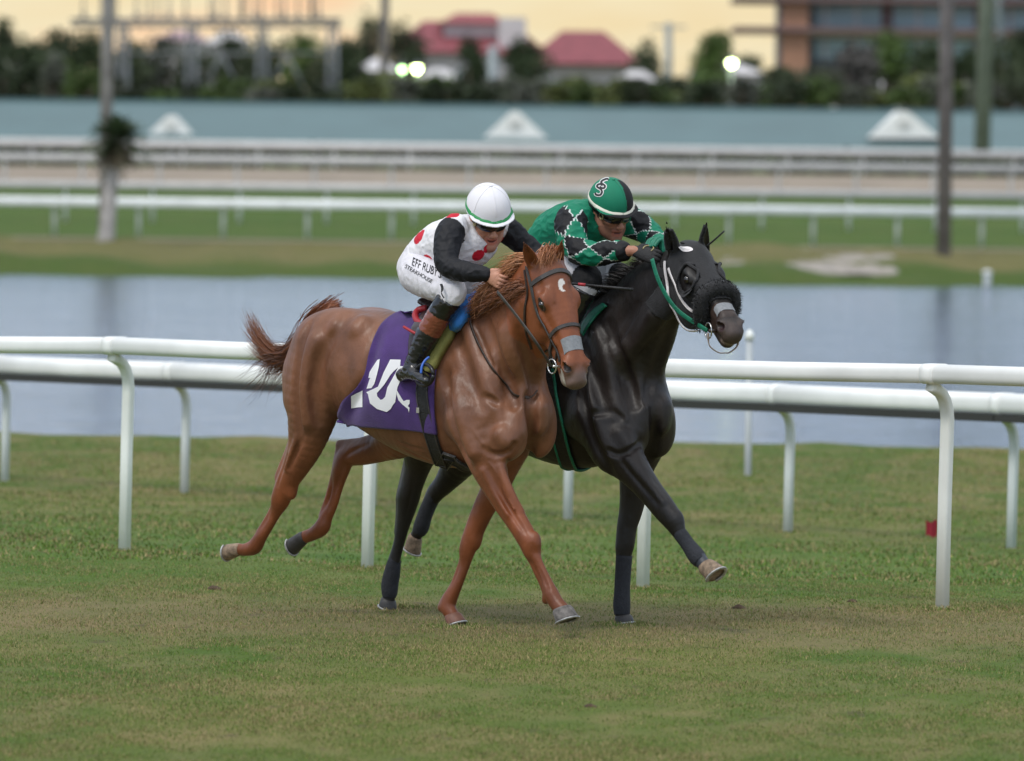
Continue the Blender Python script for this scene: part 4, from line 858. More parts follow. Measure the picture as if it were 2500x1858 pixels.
def coatC(V, N):
    C_, ih, a, n, q = coat_colors(V, None, (.165, .068, .034), (.205, .059, .020), headC, HC, 1.0, (.12, .075, .058))
    # pale lower lip, dark inside nostrils and ears' rims, white star with its notch
    lip = ih & (a > .52) & (n < -.100); C_[lip] = (.34, .27, .22); foam = ih & (a > .50) & (np.abs(n + .107) < .010) & (np.abs(q) < .055); C_[foam] = (.42, .38, .32)
    nos = ih & (np.hypot((a - .553 - headC.nz) / .029, (n + .040) / .020) < 1) & (np.abs(q) > .036); C_[nos] = (.02, .012, .010)
    star = ih & (n > -.06) & (a > .05) & (np.hypot((a - .125) / .032, (q + .0) / .018) < 1) & ~(np.hypot((a - .135) / .016, (q + .010) / .010) < 1); C_[star] = (.72, .68, .64)
    es = ih & (np.hypot((a - .197) / .036, (n + .06) / .026) < 1) & (np.abs(q) > .06); C_[es] = (.05, .028, .018)
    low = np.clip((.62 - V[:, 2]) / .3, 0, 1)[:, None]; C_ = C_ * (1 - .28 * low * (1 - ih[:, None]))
    return C_
M_HOOFG = mat('grey_hoof', (.12, .108, .10), .7, .5, 45, .3, 60); M_HOOFT = mat('tan_hoof', (.21, .15, .10), .7, .5, 45, .3, 60); M_HOOFD = mat('dark_hoof', (.035, .033, .032), .55, .3, 30, .3, 60); M_SHOE = mat('horseshoe', (.40, .40, .39), .5, .3, 40, metal=.5)
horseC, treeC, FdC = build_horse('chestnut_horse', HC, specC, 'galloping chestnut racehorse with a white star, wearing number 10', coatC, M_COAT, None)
hoof(None, horseC, HC, C(584, 1340, .10), C(556, 1337, .10), np.array([.25, 0, -1.0]), .034, .046, M_HOOFT, M_SHOE)
hoof('black hoof lifted behind the horse', horseC, HC, C(742, 1311, -.12), C(712, 1322, -.12), np.array([.5, 0, -1.0]), .036, .048, M_HOOFD, M_SHOE)
hoof('grey leading fore hoof with a pale shoe', horseC, HC, C(1372, 1488, .14), C(1380, 1516, .14), np.array([1.0, -.15, .1]), .052, .062, M_HOOFG, M_SHOE)
hoof('planted reddish brown fore hoof', horseC, HC, C(1104, 1503, -.10), C(1110, 1525, -.10), np.array([1.0, 0, .0]), .044, .052, mat('brown_hoof', (.16, .07, .045), .6, .25, 30), M_SHOE)

# ---- dark horse
def B(u, v, lat): return HB.L(u, v, lat)
headB = Head(HB, B(1694, 588, .12), (.3182, -.7112, -.6269), (.2362, -.5809, .7789), 1.15)
specB = dict(amt=1.15, lo=(-1.35, -.55, -.03), hi=(1.62, .36, 2.32), dx=-.36, dz=-.015, head=headB,
    neck=[(.40, 0, 1.34, .19, .36), (.52, -.01, 1.48, .165, .31), (.68, -.04, 1.63, .135, .25), (.82, -.08, 1.76, .115, .205), (*(headB(.04, -.15)), .10, .155)],
    legs=[leg(HB, [(1050, 1040, .13, 85), (1028, 1100, .13, 50), (1019, 1138, .12, 36), (1006, 1182, .115, 31), (998, 1211, .11, 31), (993, 1240, .105, 26), (983, 1287, .10, 18), (973, 1330, .10, 15), (962, 1370, .10, 17), (953, 1410, .10, 21), (951, 1441, .10, 20), (950, 1456, .10, 17), (948, 1466, .10, 18)]),
          leg(HB, [(1150, 1075, -.14, 70), (1112, 1142, -.15, 42), (1085, 1180, -.145, 29), (1062, 1205, -.14, 24), (1043, 1240, -.135, 18), (1031, 1270, -.13, 19), (1026, 1290, -.13, 20), (1018, 1304, -.13, 16), (1010, 1318, -.13, 15)]),
          leg(HB, [(1470, 1010, .15, 85), (1500, 1085, .17, 68), (1540, 1138, .18, 46), (1582, 1192, .17, 34), (1622, 1243, .165, 31), (1645, 1274, .16, 26), (1662, 1308, .155, 17), (1681, 1332, .15, 17), (1700, 1357, .15, 21), (1713, 1372, .15, 18), (1723, 1383, .15, 18)]),
          leg(HB, [(1560, 1085, -.13, 68), (1552, 1145, -.14, 46), (1547, 1200, -.135, 37), (1540, 1247, -.13, 31), (1531, 1285, -.12, 27), (1526, 1330, -.115, 25), (1522, 1365, -.11, 20), (1519, 1436, -.105, 19), (1518, 1480, -.10, 21), (1519, 1500, -.10, 19), (1520, 1508, -.10, 19)])],
    ears=[(headB(-.01, -.085, .072), HB.dep(1627, 540, 36.05), HB.dirl(unit((-.2, -.9, .3))), .034),
          (headB(-.01, -.085, -.084), HB.dep(1726, 541, 36.20), HB.dirl(unit((.45, -.85, .2))), .034)], bumps=[], grooves=[], neck_extra=[])
specB['bumps'] += [(B(1652, 1268, .16), (.03, .03, .04), None, .03), (B(1522, 1335, -.115), (.028, .026, .05), None, .03),
                   (B(1490, 1090, .2), (.09, .07, .11), None, .06), (B(1560, 1150, .2), (.10, .035, .045), ((.7, 0, -.7), (0, 1, 0), (.7, 0, .7)), .03)]
specB['neck_extra'] += [[(*B(1420, 990, .20), .05, .07), (*B(1480, 890, .17), .05, .08), (*B(1570, 800, .17), .045, .075), (*B(1640, 730, .18), .04, .06)]]
tendons(HB, specB, [([(976, 1212, .11, 10), (986, 1170, .115, 11), (1000, 1110, .12, 13)], .03), ([(976, 1222, .11, 11), (974, 1260, .10, 10), (970, 1300, .10, 9)], .016), ([(1654, 1300, .155, 9), (1670, 1328, .15, 9), (1690, 1360, .15, 10)], .014)])
specB['px_ridges'] = [([(1440, 930), (1448, 1000), (1466, 1060), (1490, 1110)], .045, .016, .03), ([(1565, 1000), (1562, 1050)], .06, .014, .04), ([(1625, 985), (1618, 1045)], .05, .014, .04), ([(1520, 850), (1545, 920), (1562, 980)], .05, .014, .04),
    ([(1450, 800), (1475, 870), (1500, 950), (1522, 1020)], .03, .012, .03), ([(1520, 1060), (1535, 1080)], .05, .018, .03), ([(1530, 1120), (1580, 1175), (1618, 1225)], .022, .008, .015), ([(1585, 770), (1560, 830), (1530, 880)], .03, .010, .03)]
specB['px_grooves'] = [([(1420, 900), (1424, 960), (1432, 1015), (1448, 1070), (1470, 1115), (1492, 1150)], .035, .020, .025), ([(1488, 1100), (1512, 1110), (1540, 1100), (1560, 1082)], .018, .012, .015), ([(1520, 1130), (1565, 1185), (1605, 1230)], .014, .008, .012),
    ([(1596, 975), (1600, 1030), (1592, 1085), (1580, 1120)], .03, .024, .03), ([(1640, 790), (1615, 860), (1590, 925), (1580, 975)], .03, .020, .03), ([(1490, 790), (1512, 860), (1535, 930), (1552, 990)], .03, .016, .03), ([(1420, 790), (1432, 850), (1455, 930), (1480, 1000)], .03, .011, .03),
    ([(1010, 1170), (1002, 1215), (990, 1260)], .012, .006, .01), ([(1664, 1310), (1684, 1338)], .008, .004, .008), ([(1535, 1215), (1528, 1290)], .012, .007, .01), ([(1455, 1010), (1490, 1005), (1515, 1020)], .02, .008, .02), ([(1560, 745), (1530, 800), (1505, 840)], .02, .008, .02)]
def coatB(V, N):
    C_, ih, a, n, q = coat_colors(V, None, (.019, .0145, .013), (.011, .0095, .009), headB, HB, .9, (.060, .042, .036))
    nos = ih & (np.hypot((a - .552) / .028, (n + .042) / .020) < 1) & (np.abs(q) > .036); C_[nos] = (.03, .012, .012)
    fr_ = ih & (a > .42) & (a < .52); C_[fr_] = (.048, .030, .024); lip = ih & (a > .56) & (np.abs(n + .108) < .012); C_[lip] = (.20, .15, .13)
    # leg bandages stay dark blue black, scuffs of old white hair on the neck
    for (u, v, l), r in (((1430, 798, .24), .02), ((1478, 812, .26), .028), ((1495, 842, .28), .016), ((1555, 822, .25), .012)):
        d = np.linalg.norm(V - B(u, v, l), axis=1); m_ = (d < .09); s_ = np.array([mnoise.noise(Vector(p) * 60) for p in V[m_]]); k = np.zeros(len(V)); k[m_] = (s_ > .28) & (np.abs(V[m_] - B(u, v, l)).max(1) < r * 2); C_[k > 0] = (.11, .11, .12)
    bl = (V[:, 2] < .50) & (V[:, 0] > .9); C_[bl] = (.030, .035, .045)
    return C_
horseB, treeB, FdB = build_horse('dark_horse', HB, specB, 'galloping black brown racehorse wearing a black blinker hood', coatB, M_COATD, None)
hoof('black planted hind hoof', horseB, HB, B(948, 1463, .10), B(943, 1480, .10), np.array([1.0, 0, .0]), .040, .053, M_HOOFD, M_SHOE)
hoof('tan hind hoof lifted behind', horseB, HB, B(1013, 1311, -.13), B(1001, 1338, -.13), np.array([1, 0, .2]), .040, .050, M_HOOFT, M_SHOE)
hoof('beige raised fore hoof with a dark patch', horseB, HB, B(1723, 1382, .15), B(1742, 1410, .15), np.array([1.0, 0, .45]), .046, .060, M_HOOFT, M_SHOE)
hoof('black planted fore hoof', horseB, HB, B(1520, 1505, -.10), B(1522, 1521, -.10), np.array([1.0, 0, 0]), .045, .050, M_HOOFD, M_SHOE)

# ------------------------------------------------------------------ tack helpers
def dens(P, n): return catmull(np.array(P, float), n)
def strap_px(name, fr, tr, pts, width, m, parent, thick=.004, off=.003, sub=5):
    q = [cast(fr, tr, u, v, off) for u, v in dens(pts, sub)]; P = np.array([a for a, _ in q]); N = [b for _, b in q]
    if len(P) > 4: P[1:-1] = (P[:-2] + P[1:-1] * 2 + P[2:]) / 4
    V, F = ribbon(P, N, width, thick); return MB().add(V, F).build(name, m, parent)
def strap_head(name, H, tr, pts, width, m, parent, thick=.005, off=.003, sub=5):
    q = [snap(tr, H(*p), off) for p in dens(pts, sub)]; P = np.array([a for a, _ in q]); N = [b for _, b in q]
    if len(P) > 4: P[1:-1] = (P[:-2] + P[1:-1] * 2 + P[2:]) / 4
    V, F = ribbon(P, N, width, thick); return MB().add(V, F).build(name, m, parent)
def cast3(fr, tr, u, v, off):
    d = ray(u, v); h = tr.ray_cast(Vector(fr.loc(CAMP)), Vector(unit(fr.dirl(d)))); p, n = cast(fr, tr, u, v, off); return p, n, h[0] is not None
def surf_patch(name, fr, tr, L_, R_, nu, nv, m, parent, off=.008, thick=.004, puff=None, smooth=True):
    """cloth laid over the body between two traced edges (photo pixels), given thickness"""
    t = np.linspace(0, 1, nv); Lc = np.array(catmull(np.array(L_, float), 8)); Rc = np.array(catmull(np.array(R_, float), 8))
    def at(Cv, t): k = t * (len(Cv) - 1); i = min(int(k), len(Cv) - 2); return Cv[i] + (Cv[i + 1] - Cv[i]) * (k - i)
    P = np.zeros((nv, nu, 3)); N = np.zeros((nv, nu, 3)); miss = np.zeros((nv, nu), bool); UV = np.zeros((nv, nu, 2))
    for j in range(nv):
        a = at(Lc, t[j]); b = at(Rc, t[j])
        for i in range(nu):
            s_ = i / (nu - 1); u, v = a + (b - a) * s_; P[j, i], N[j, i], hit = cast3(fr, tr, u, v, off); miss[j, i] = not hit; UV[j, i] = u, v
        for i in range(nu):
            s_ = i / (nu - 1)
            if miss[j, i] and not miss[j].all():
                k = np.flatnonzero(~miss[j]); k = k[np.argmin(np.abs(k - i))]; Pw = fr.W(P[j, k]); P[j, i] = fr.dep(*UV[j, i], Pw[1] + .0 * (k - i)); N[j, i] = N[j, k]
            if puff is not None: P[j, i] += N[j, i] * puff(s_, t[j])
    for _ in range(2): P[1:-1, 1:-1] = (P[1:-1, 1:-1] * 2 + P[:-2, 1:-1] + P[2:, 1:-1] + P[1:-1, :-2] + P[1:-1, 2:]) / 6
    V = np.vstack([P.reshape(-1, 3), (P - N * thick).reshape(-1, 3)]); n = nu * nv; I = np.arange(n).reshape(nv, nu)
    F = [(I[j, i], I[j, i + 1], I[j + 1, i + 1], I[j + 1, i]) for j in range(nv - 1) for i in range(nu - 1)]; F += [tuple(q + n for q in f[::-1]) for f in F]
    ring = list(I[0, :]) + list(I[1:, -1]) + list(I[-1, :-1][::-1]) + list(I[1:-1, 0][::-1])
    F += [(ring[k], ring[k] + n, ring[(k + 1) % len(ring)] + n, ring[(k + 1) % len(ring)]) for k in range(len(ring))]
    me = np_mesh(name, V, np.array(F), smooth); o = new_obj(name, me, parent, m); return o, bvh(V[:n], np.array(F[:(nu - 1) * (nv - 1)])), P, N
def tube_obj(name, P, r, m, parent, n=8, sub=5): return MB().tube(dens(P, sub) if len(P) > 2 else P, r, n).build(name, m, parent, True)
def decal(name, fr, tr, polys, m, parent, off=.0035, step=3.0):
    """flat marks cut from cloth: traced outlines filled, subdivided and laid on the surface"""
    import bmesh
    bm = bmesh.new()
    for poly in polys:
        vs = [bm.verts.new((p[0], -p[1], 0)) for p in poly]; bm.faces.new(vs)
    bmesh.ops.triangulate(bm, faces=bm.faces[:])
    for _ in range(6):
        E_ = [e for e in bm.edges if e.calc_length() > step]
        if not E_: break
        bmesh.ops.subdivide_edges(bm, edges=E_, cuts=1); bmesh.ops.triangulate(bm, faces=bm.faces[:])
    for v in bm.verts:
        p, nn = cast(fr, tr, v.co.x, -v.co.y, off); v.co = Vector(p)
    me = bpy.data.meshes.new(name); bm.to_mesh(me); bm.free(); o = new_obj(name, me, parent, m); return o

# ------------------------------------------------------------------ eyes, hair
M_EYE = mat('eye', (.012, .009, .008), .08, coat=1.0); M_HAIRC = vmat('chestnut_hair', .45, 0, spec=.4, var=.2, vscale=20); M_HAIRB = vmat('black_hair', .45, 0, spec=.4, var=.2, vscale=20)
def ball(name, c, r, m, parent, ax=None):
    mb = MB(); n, k = 14, 9; A = np.eye(3) if ax is None else np.array([unit(a) for a in ax]); r = np.broadcast_to(np.array(r, float), (3,)); V = []
    for i in range(k + 1):
        th = math.pi * i / k
        for j in range(n): ph = 2 * math.pi * j / n; V.append(np.asarray(c) + (np.array([math.sin(th) * math.cos(ph), math.sin(th) * math.sin(ph), math.cos(th)]) * r) @ A)
    return mb.add(V, [(i * n + j, i * n + (j + 1) % n, (i + 1) * n + (j + 1) % n, (i + 1) * n + j) for i in range(k) for j in range(n)]).build(name, m, parent, True)
for H, root in ((headC, horseC), (headB, horseB)):
    for q in (-1, 1): ball('eye', H(.198, -.064, q * .082), .0215 * H.k, M_EYE, root)
def hair(name, parent, m, roots, tips, nseg, wid, bend, jit, c0, c1):
    k = rng.random((len(roots), 1)); cols = np.array(c0)[None] * k + np.array(c1)[None] * (1 - k)
    V, F, Cc = strands(roots, tips, nseg, wid, bend, jit, cols); me = np_mesh(name, V, F, False); set_col(me, Cc); return new_obj(name, me, parent, m)
def along(P, n, spread=(0, 0, 0)):
    P = dens(P, 10); t = rng.random(n) * (len(P) - 1); i = np.minimum(t.astype(int), len(P) - 2); return P[i] + (P[i + 1] - P[i]) * (t - i)[:, None] + rng.normal(size=(n, 3)) * np.array(spread), t / (len(P) - 1)
def guided(name, parent, m, guide, n, spread0, spread1, wid, c0, c1, lmin=.5, sag=(0, 0, 0), nseg=14):
    G = dens(guide, 12); V = []; F = []; Cc = []; o = 0
    for k in range(n):
        L_ = lmin + (1 - lmin) * random.random(); off0 = rng.normal(size=3) * spread0; off1 = rng.normal(size=3) * spread1; c = np.array(c0) + (np.array(c1) - np.array(c0)) * random.random(); sd = unit(rng.normal(size=3)); ph = random.random() * 6
        sg = np.array(sag) * random.random() ** 2
        for i in range(nseg + 1):
            t = i / nseg; x = t * L_ * (len(G) - 1); j = min(int(x), len(G) - 2); p = G[j] + (G[j + 1] - G[j]) * (x - j) + off0 * (1 - t) + off1 * t + sg * t ** 2.2 + .008 * math.sin(ph + t * 7) * sd
            w = wid * (1 - t ** 3) * .5 + .0004; V += [p - sd * w, p + sd * w]; Cc += [c * (1.05 - .35 * t)] * 2
        F += [(o + 2 * i, o + 2 * i + 1, o + 2 * i + 3, o + 2 * i + 2) for i in range(nseg)]; o += 2 * (nseg + 1)
    me = np_mesh(name, V, np.array(F), False); set_col(me, np.array(Cc)); return new_obj(name, me, parent, m)
RED = (.34, .115, .040); REDD = (.13, .055, .034)
# tail of the chestnut: carried out behind and curling up at its end
tl = [C(812, 757, 0), C(770, 782, 0), C(738, 826, .02), C(706, 858, .03), C(672, 858, .04), C(640, 828, .05), (C(620, 790, .05)), C(608, 758, .05)]
td = new_obj('tail', np_mesh('tail', *(lambda F_: F_.mesh(1))(Field((-.9, -.2, 1.2), (-.2, .2, 1.9), .01).chain([(*tl[0], .045, .045), (*tl[1], .042, .042), (*tl[2], .036, .040), (*tl[3], .024, .028), (*tl[4], .014, .016)], .02))), horseC, mat('tail_core', (.20, .07, .03), .6, .3, 20, .5, 60))
guided('tail_hair', td, M_HAIRC, tl, 1200, .030, .018, .0028, RED, REDD, .45, (-.03, 0, -.15)); td.children[0].parent = td
guided('tail_hair', td, M_HAIRC, tl[1:5] + [C(650, 872, .04), C(610, 885, .05)], 420, .022, .04, .0026, (.20, .075, .035), (.07, .04, .034), .4, (-.05, 0, -.22))
# mane: roots on the crest, blown back over the neck towards the rider's hands
cr = [C(1322, 640, .12), C(1290, 668, .11), C(1255, 690, .09), C(1222, 712, .07), C(1185, 738, .05)]
NM = 2600
r1, t1 = along(cr, NM, (.015, .02, .012)); tip = np.array([C(u, v, .20) for u, v in ((1235, 650), (1215, 690), (1200, 712), (1182, 722), (1165, 745))]); ti = t1 * 3.99; i0 = ti.astype(int); tp = tip[i0] + (tip[i0 + 1] - tip[i0]) * (ti - i0)[:, None] + rng.normal(size=(NM, 3)) * .028
hair('mane', horseC, M_HAIRC, r1, tp, 8, .0022, (0, -.02, .03), .009, (.55, .25, .11), (.22, .085, .035))
r1, t1 = along([C(1300, 700, .20), C(1262, 715, .18), C(1225, 735, .14), C(1190, 755, .1)], 1100, (.02, .015, .02)); tp = r1 + np.array([C(1165, 745, .2) - C(1205, 735, .18)]) * (.6 + .8 * rng.random((1100, 1))) + rng.normal(size=(1100, 3)) * .018 + np.array([0, -.03, -.015])
hair('mane', horseC, M_HAIRC, r1, tp, 7, .0022, (0, -.02, .015), .010, (.30, .11, .045), (.11, .05, .03))
r1, t1 = along([headC(-.035, -.05, .030), headC(-.045, -.05, 0), headC(-.035, -.05, -.030)], 700, (.012, .012, .012)); tp = r1 + (headC.A * .05 + headC.N * .05 - HC.dirl(np.array([.35, 0, 0])) * .15)[None] * (.5 + rng.random((700, 1))) + rng.normal(size=(700, 3)) * .014
hair('forelock', horseC, M_HAIRC, r1, tp, 7, .0022, headC.N * .02 + np.array([0, 0, .030]), .007, (.52, .22, .10), (.24, .09, .04))
# dark horse: mane along the crest, short and ruffled
BK = (.016, .014, .014); BK2 = (.045, .040, .038)
cr = [B(1640, 630, .08), B(1600, 655, .07), B(1555, 690, .05), B(1510, 725, .03), B(1462, 752, .01)]
r1, t1 = along(cr, 2200, (.014, .016, .012)); tp = r1 + np.array([-.13, -.02, .035])[None] * (.4 + .7 * rng.random((2200, 1))) + rng.normal(size=(2200, 3)) * .018
hair('mane', horseB, M_HAIRB, r1, tp, 6, .0024, (0, -.01, .022), .008, BK, BK2)
# ------------------------------------------------------------------ tack of the chestnut
M_LEATH = mat('dark_leather', (.035, .022, .018), .35, .3, 20, .25, 60); M_LEATHG = mat('grey_leather', (.045, .040, .038), .4, .3, 20, .2, 60); M_STEEL = mat('bit_steel', (.55, .55, .54), .25, metal=.9); M_STRIP = mat('nasal_strip', (.22, .23, .245), .8, .15, 60, .3, 120)
M_BLACKW = mat('black_webbing', (.012, .012, .013), .55, .3, 40, .5, 120); M_GREENW = mat('green_webbing', (.01, .17, .10), .5, .2, 40, .3, 100); M_WHITEW = mat('white_strap', (.70, .66, .66), .5, .1, 30, .2, 100); M_BLUEC = mat('blue_cloth', (.035, .21, .62), .75, .2, 14, .5, 40, sheen=.2)
brC = empty('bridle'); brC.parent = horseC
strap_head('browband', headC, treeC, [(.09, -.10, .11), (.075, -.04, .09), (.06, 0, .05), (.052, .01, 0), (.06, 0, -.05), (.075, -.04, -.09), (.09, -.10, -.11)], .026, M_LEATHG, brC, .007)
for q in (1, -1):
    strap_head('cheekpiece', headC, treeC, [(-.01, -.11, q * .10), (.09, -.095, q * .11), (.20, -.105, q * .12), (.30, -.10, q * .10), (.40, -.105, q * .08), (.47, -.108, q * .07)], .017, M_LEATHG, brC, .006)
    strap_head('throat_lash', headC, treeC, [(.0, -.13, q * .10), (.10, -.135, q * .11), (.20, -.19, q * .12), (.29, -.26, q * .09), (.33, -.31, q * .02)], .013, M_LEATH, brC, .006)
    P = [headC(.485 + .034 * math.cos(a), -.118 + .034 * math.sin(a), q * .074) for a in np.linspace(0, 6.2832, 17)]
    MB().tube(P, .0042, 6, up=headC.S).build('bit_ring', M_STEEL, brC, True)
    MB().tube([headC(.487, -.112, q * .074), headC(.493, -.108, q * .02)], .007, 8).build('bit', M_STEEL, brC, True)
strap_head('noseband', headC, treeC, [(.42, -.17, .02), (.39, -.15, .06), (.36, -.10, .08), (.33, -.04, .068), (.318, .0, 0), (.33, -.04, -.068), (.36, -.10, -.08), (.39, -.15, -.06), (.42, -.17, -.02)], .021, M_LEATHG, brC, .008)
strap_head('chin_strap', headC, treeC, [(.42, -.10, .08), (.45, -.14, .05), (.47, -.17, 0), (.45, -.14, -.05), (.42, -.10, -.08)], .014, M_LEATH, brC, .006)
def nasal(H, tr, root, a0=.40, a1=.475):
    q = []; nv, nu = 8, 11; V = []
    for j in range(nv):
        for i in range(nu):
            s_ = (i / (nu - 1) - .5) * 2; a = a0 + (a1 - a0) * j / (nv - 1) + .012 * s_ * s_; p, n = snap(tr, H(a, -.01 - .03 * abs(s_) ** 2, s_ * .055), .003); V.append(p)
    MB().add(V, [(j * nu + i, j * nu + i + 1, (j + 1) * nu + i + 1, (j + 1) * nu + i) for j in range(nv - 1) for i in range(nu - 1)]).build('nasal_strip', M_STRIP, root, True)
nasal(headC, treeC, horseC, .372, .442)

# ------------------------------------------------------------------ number cloth, pad, girth
def fold(s_, t): return .005 * math.sin(s_ * 9 + t * 5) * t + .009 * math.sin(t * 14 - s_ * 6) * s_ * (1 - t) * (1 - t) + (.035 * (t - .75) * 4 * .5 if t > .75 else 0) * (1 - s_) + .010 * max(0, t - .72) * math.sin(s_ * 14)
M_PURP = mat('purple_cloth', (.062, .026, .150), .85, .22, 9, .5, 220, sheen=.2); M_NUMW = mat('number_white', (.78, .78, .80), .7, .05, 8)
cl, clt, _, _ = surf_patch('saddle_cloth', HC, treeC, [(1012, 757), (970, 768), (936, 793), (914, 830), (900, 870), (891, 912), (868, 948), (842, 974), (830, 1003), (825, 1027)], [(1062, 752), (1072, 790), (1074, 840), (1070, 890), (1064, 940), (1063, 985), (1066, 1025), (1071, 1058)], 40, 44, M_PURP, None, .016, .005, fold)
cl.location = HC.O; cl.rotation_euler = (0, 0, HC.a); tag(cl, 'purple saddle cloth with the white number 10 on the chestnut horse', 'saddle cloth')
def c8(pts): return [(800 + x / 3.304, 700 + y / 3.304) for x, y in pts]
decal('number', HC, clt, [c8([(332, 735), (342, 688), (405, 592), (424, 585), (416, 650), (398, 722), (380, 785), (358, 818), (318, 824), (342, 748), (350, 737)]), c8([(190, 880), (236, 856), (284, 836), (285, 972), (240, 975), (192, 978)]),
    c8([(508, 588), (592, 590), (588, 640), (534, 684), (508, 715), (460, 790), (404, 855), (334, 872), (316, 852), (362, 830), (410, 806), (456, 690)]), c8([(330, 870), (400, 855), (404, 884), (430, 912), (447, 908), (468, 886), (528, 955), (512, 985), (480, 1010), (400, 985), (345, 940)]),
    c8([(468, 886), (484, 815), (512, 765), (548, 700), (578, 640), (625, 645), (600, 735), (566, 812), (548, 930), (528, 955)])], M_NUMW, cl)
decal('emblem', HC, clt, [c8([(562, 836), (600, 900), (628, 940), (650, 985), (604, 948), (574, 915), (560, 870)]), c8([(612, 925), (640, 912), (664, 912), (664, 940), (650, 962), (664, 975), (658, 1015), (650, 985), (628, 940)])], M_NUMW, cl)
M_OLIVE = mat('olive_foam', (.215, .205, .055), .8, .15, 12, .4, 80); M_SADL = mat('saddle_leather', (.03, .02, .02), .35, .3, 14, .2, 50); M_REDL = mat('red_piping', (.36, .02, .03), .5)
sad = empty('saddle', tuple(HC.O), HC.a, 'small dark racing saddle with olive foam pad and blue cloth on the chestnut horse', 'saddle')
surf_patch('foam_pad', HC, treeC, [(1104, 780), (1070, 818), (1048, 855), (1038, 885), (1044, 905)], [(1126, 800), (1106, 836), (1084, 872), (1070, 900), (1058, 912)], 7, 24, M_OLIVE, sad, .048, .040, lambda s_, t: .010 * math.sin(s_ * math.pi))
surf_patch('blue_cover', HC, treeC, [(1166, 732), (1136, 746), (1106, 774), (1092, 797)], [(1178, 742), (1158, 764), (1138, 792), (1120, 814)], 8, 16, M_BLUEC, sad, .052, .044, lambda s_, t: .012 * math.sin(s_ * math.pi) + .004 * math.sin(t * 20))
sb = HC.L(1052, 752, .02)
Fs = Field(sb - np.array([.4, .35, .25]), sb + np.array([.45, .35, .3]), .012)
Fs.chain([(*(sb + np.array([-.02, 0, .035])), .085, .025), (*(sb + np.array([.08, 0, .010])), .085, .03), (*(sb + np.array([.24, 0, .04])), .055, .04)], .03)
Fs.chain([(*(sb + np.array([.08, 0, .02])), .08, .03), (*(sb + np.array([.14, -.22, -.10])), .07, .02), (*(sb + np.array([.16, -.29, -.25])), .05, .012)], .03, (1, 0, 0))
new_obj('seat', np_mesh('seat', *Fs.mesh(1)), sad, M_SADL)
P = [HC.L(u, v, l) for u, v, l in ((1042, 752, .12), (1022, 757, .14), (1014, 768, .17), (1018, 782, .2), (1030, 790, .22))]; MB().tube(dens(P, 5), .018, 8).build('cantle_piping', M_REDL, sad, True)
P = [HC.L(u, v, l) for u, v, l in ((1016, 815, .30), (1003, 808, .305), (986, 798, .30))]; MB().tube(dens(P, 5), .008, 8).build('red_strap', M_REDL, sad, True)
gq = [cast(HC, treeC, u, v, .006) for u, v in dens([(1046, 915), (1034, 950), (1040, 1005), (1054, 1062), (1070, 1110), (1083, 1143)], 6)]
gp = [p for p, _ in gq]; gn = [n for _, n in gq]
def girth_ring(tr, gp, gn, yend=.20):
    """carry the girth on under the belly to the far side"""
    p0 = gp[-1]; dx = (gp[-1] - gp[-4])[0] / 3
    for k, y in enumerate(np.linspace(p0[1], yend, 14)[1:]):
        h = tr.ray_cast(Vector((p0[0] + dx * .3 * min(k, 3), y, .35)), Vector((0, 0, 1)))
        if h[0] is not None: gp.append(np.array(h[0]) - np.array((0, 0, .006))); gn.append(unit(np.array(h[1]) * (-1 if h[1][2] > 0 else 1) + np.array((0, 0, -.5))))
girth_ring(treeC, gp, gn, .05)
V, F = ribbon(gp, gn, .082, .010); MB().add(V, F).build('girth', M_BLACKW, sad)
for k in (.034, -.034):
    s_ = [unit(np.cross(gp[min(i + 1, len(gp) - 1)] - gp[max(i - 1, 0)], gn[i])) for i in range(len(gp))]; MB().tube([gp[i] + s_[i] * k + np.array(gn[i]) * .011 for i in range(len(gp))], .004, 6).build('girth_edge', M_LEATHG, sad, True)
q0, n0 = cast(HC, treeC, 1026, 1000, .02); MB().box(q0, (.02, .008, .028)).build('buckle', M_STEEL, sad)
sp = surf_patch('cloth_tail', HC, treeC, [(1036, 948), (1044, 985), (1052, 1030), (1056, 1063)], [(1050, 940), (1058, 985), (1066, 1030), (1070, 1060)], 5, 14, M_PURP, cl, .010, .004)
sp[0].matrix_parent_inverse = Matrix.Identity(4)
# reins: one taut from the hand to the bit, one slack loop round the neck
def rein(name, pts, r, m, parent, fr): P = [fr.L(u, v, l) for u, v, l in pts]; return MB().tube(dens(P, 6), r, 6).build(name, m, parent, True)
RB = headC(.485, -.118, .078); RBp = HC
MB().sweep(dens([HC.L(1214, 712, .34), HC.L(1262, 772, .35), HC.L(1306, 832, .36), RB], 6), arc_prof(.018, .006, .002, 2), up=(0, 1, .3)).build('rein', M_LEATHG, brC, True)
pts = [cast(HC, treeC, u, v, .016)[0] for u, v in ((1180, 752), (1160, 766), (1150, 788), (1160, 825), (1180, 868), (1205, 905), (1232, 940), (1262, 966), (1290, 970), (1312, 955))]
MB().sweep(dens(pts, 5), arc_prof(.016, .006, .002, 2), up=(.3, 1, 0)).build('slack_rein', M_LEATH, brC, True)

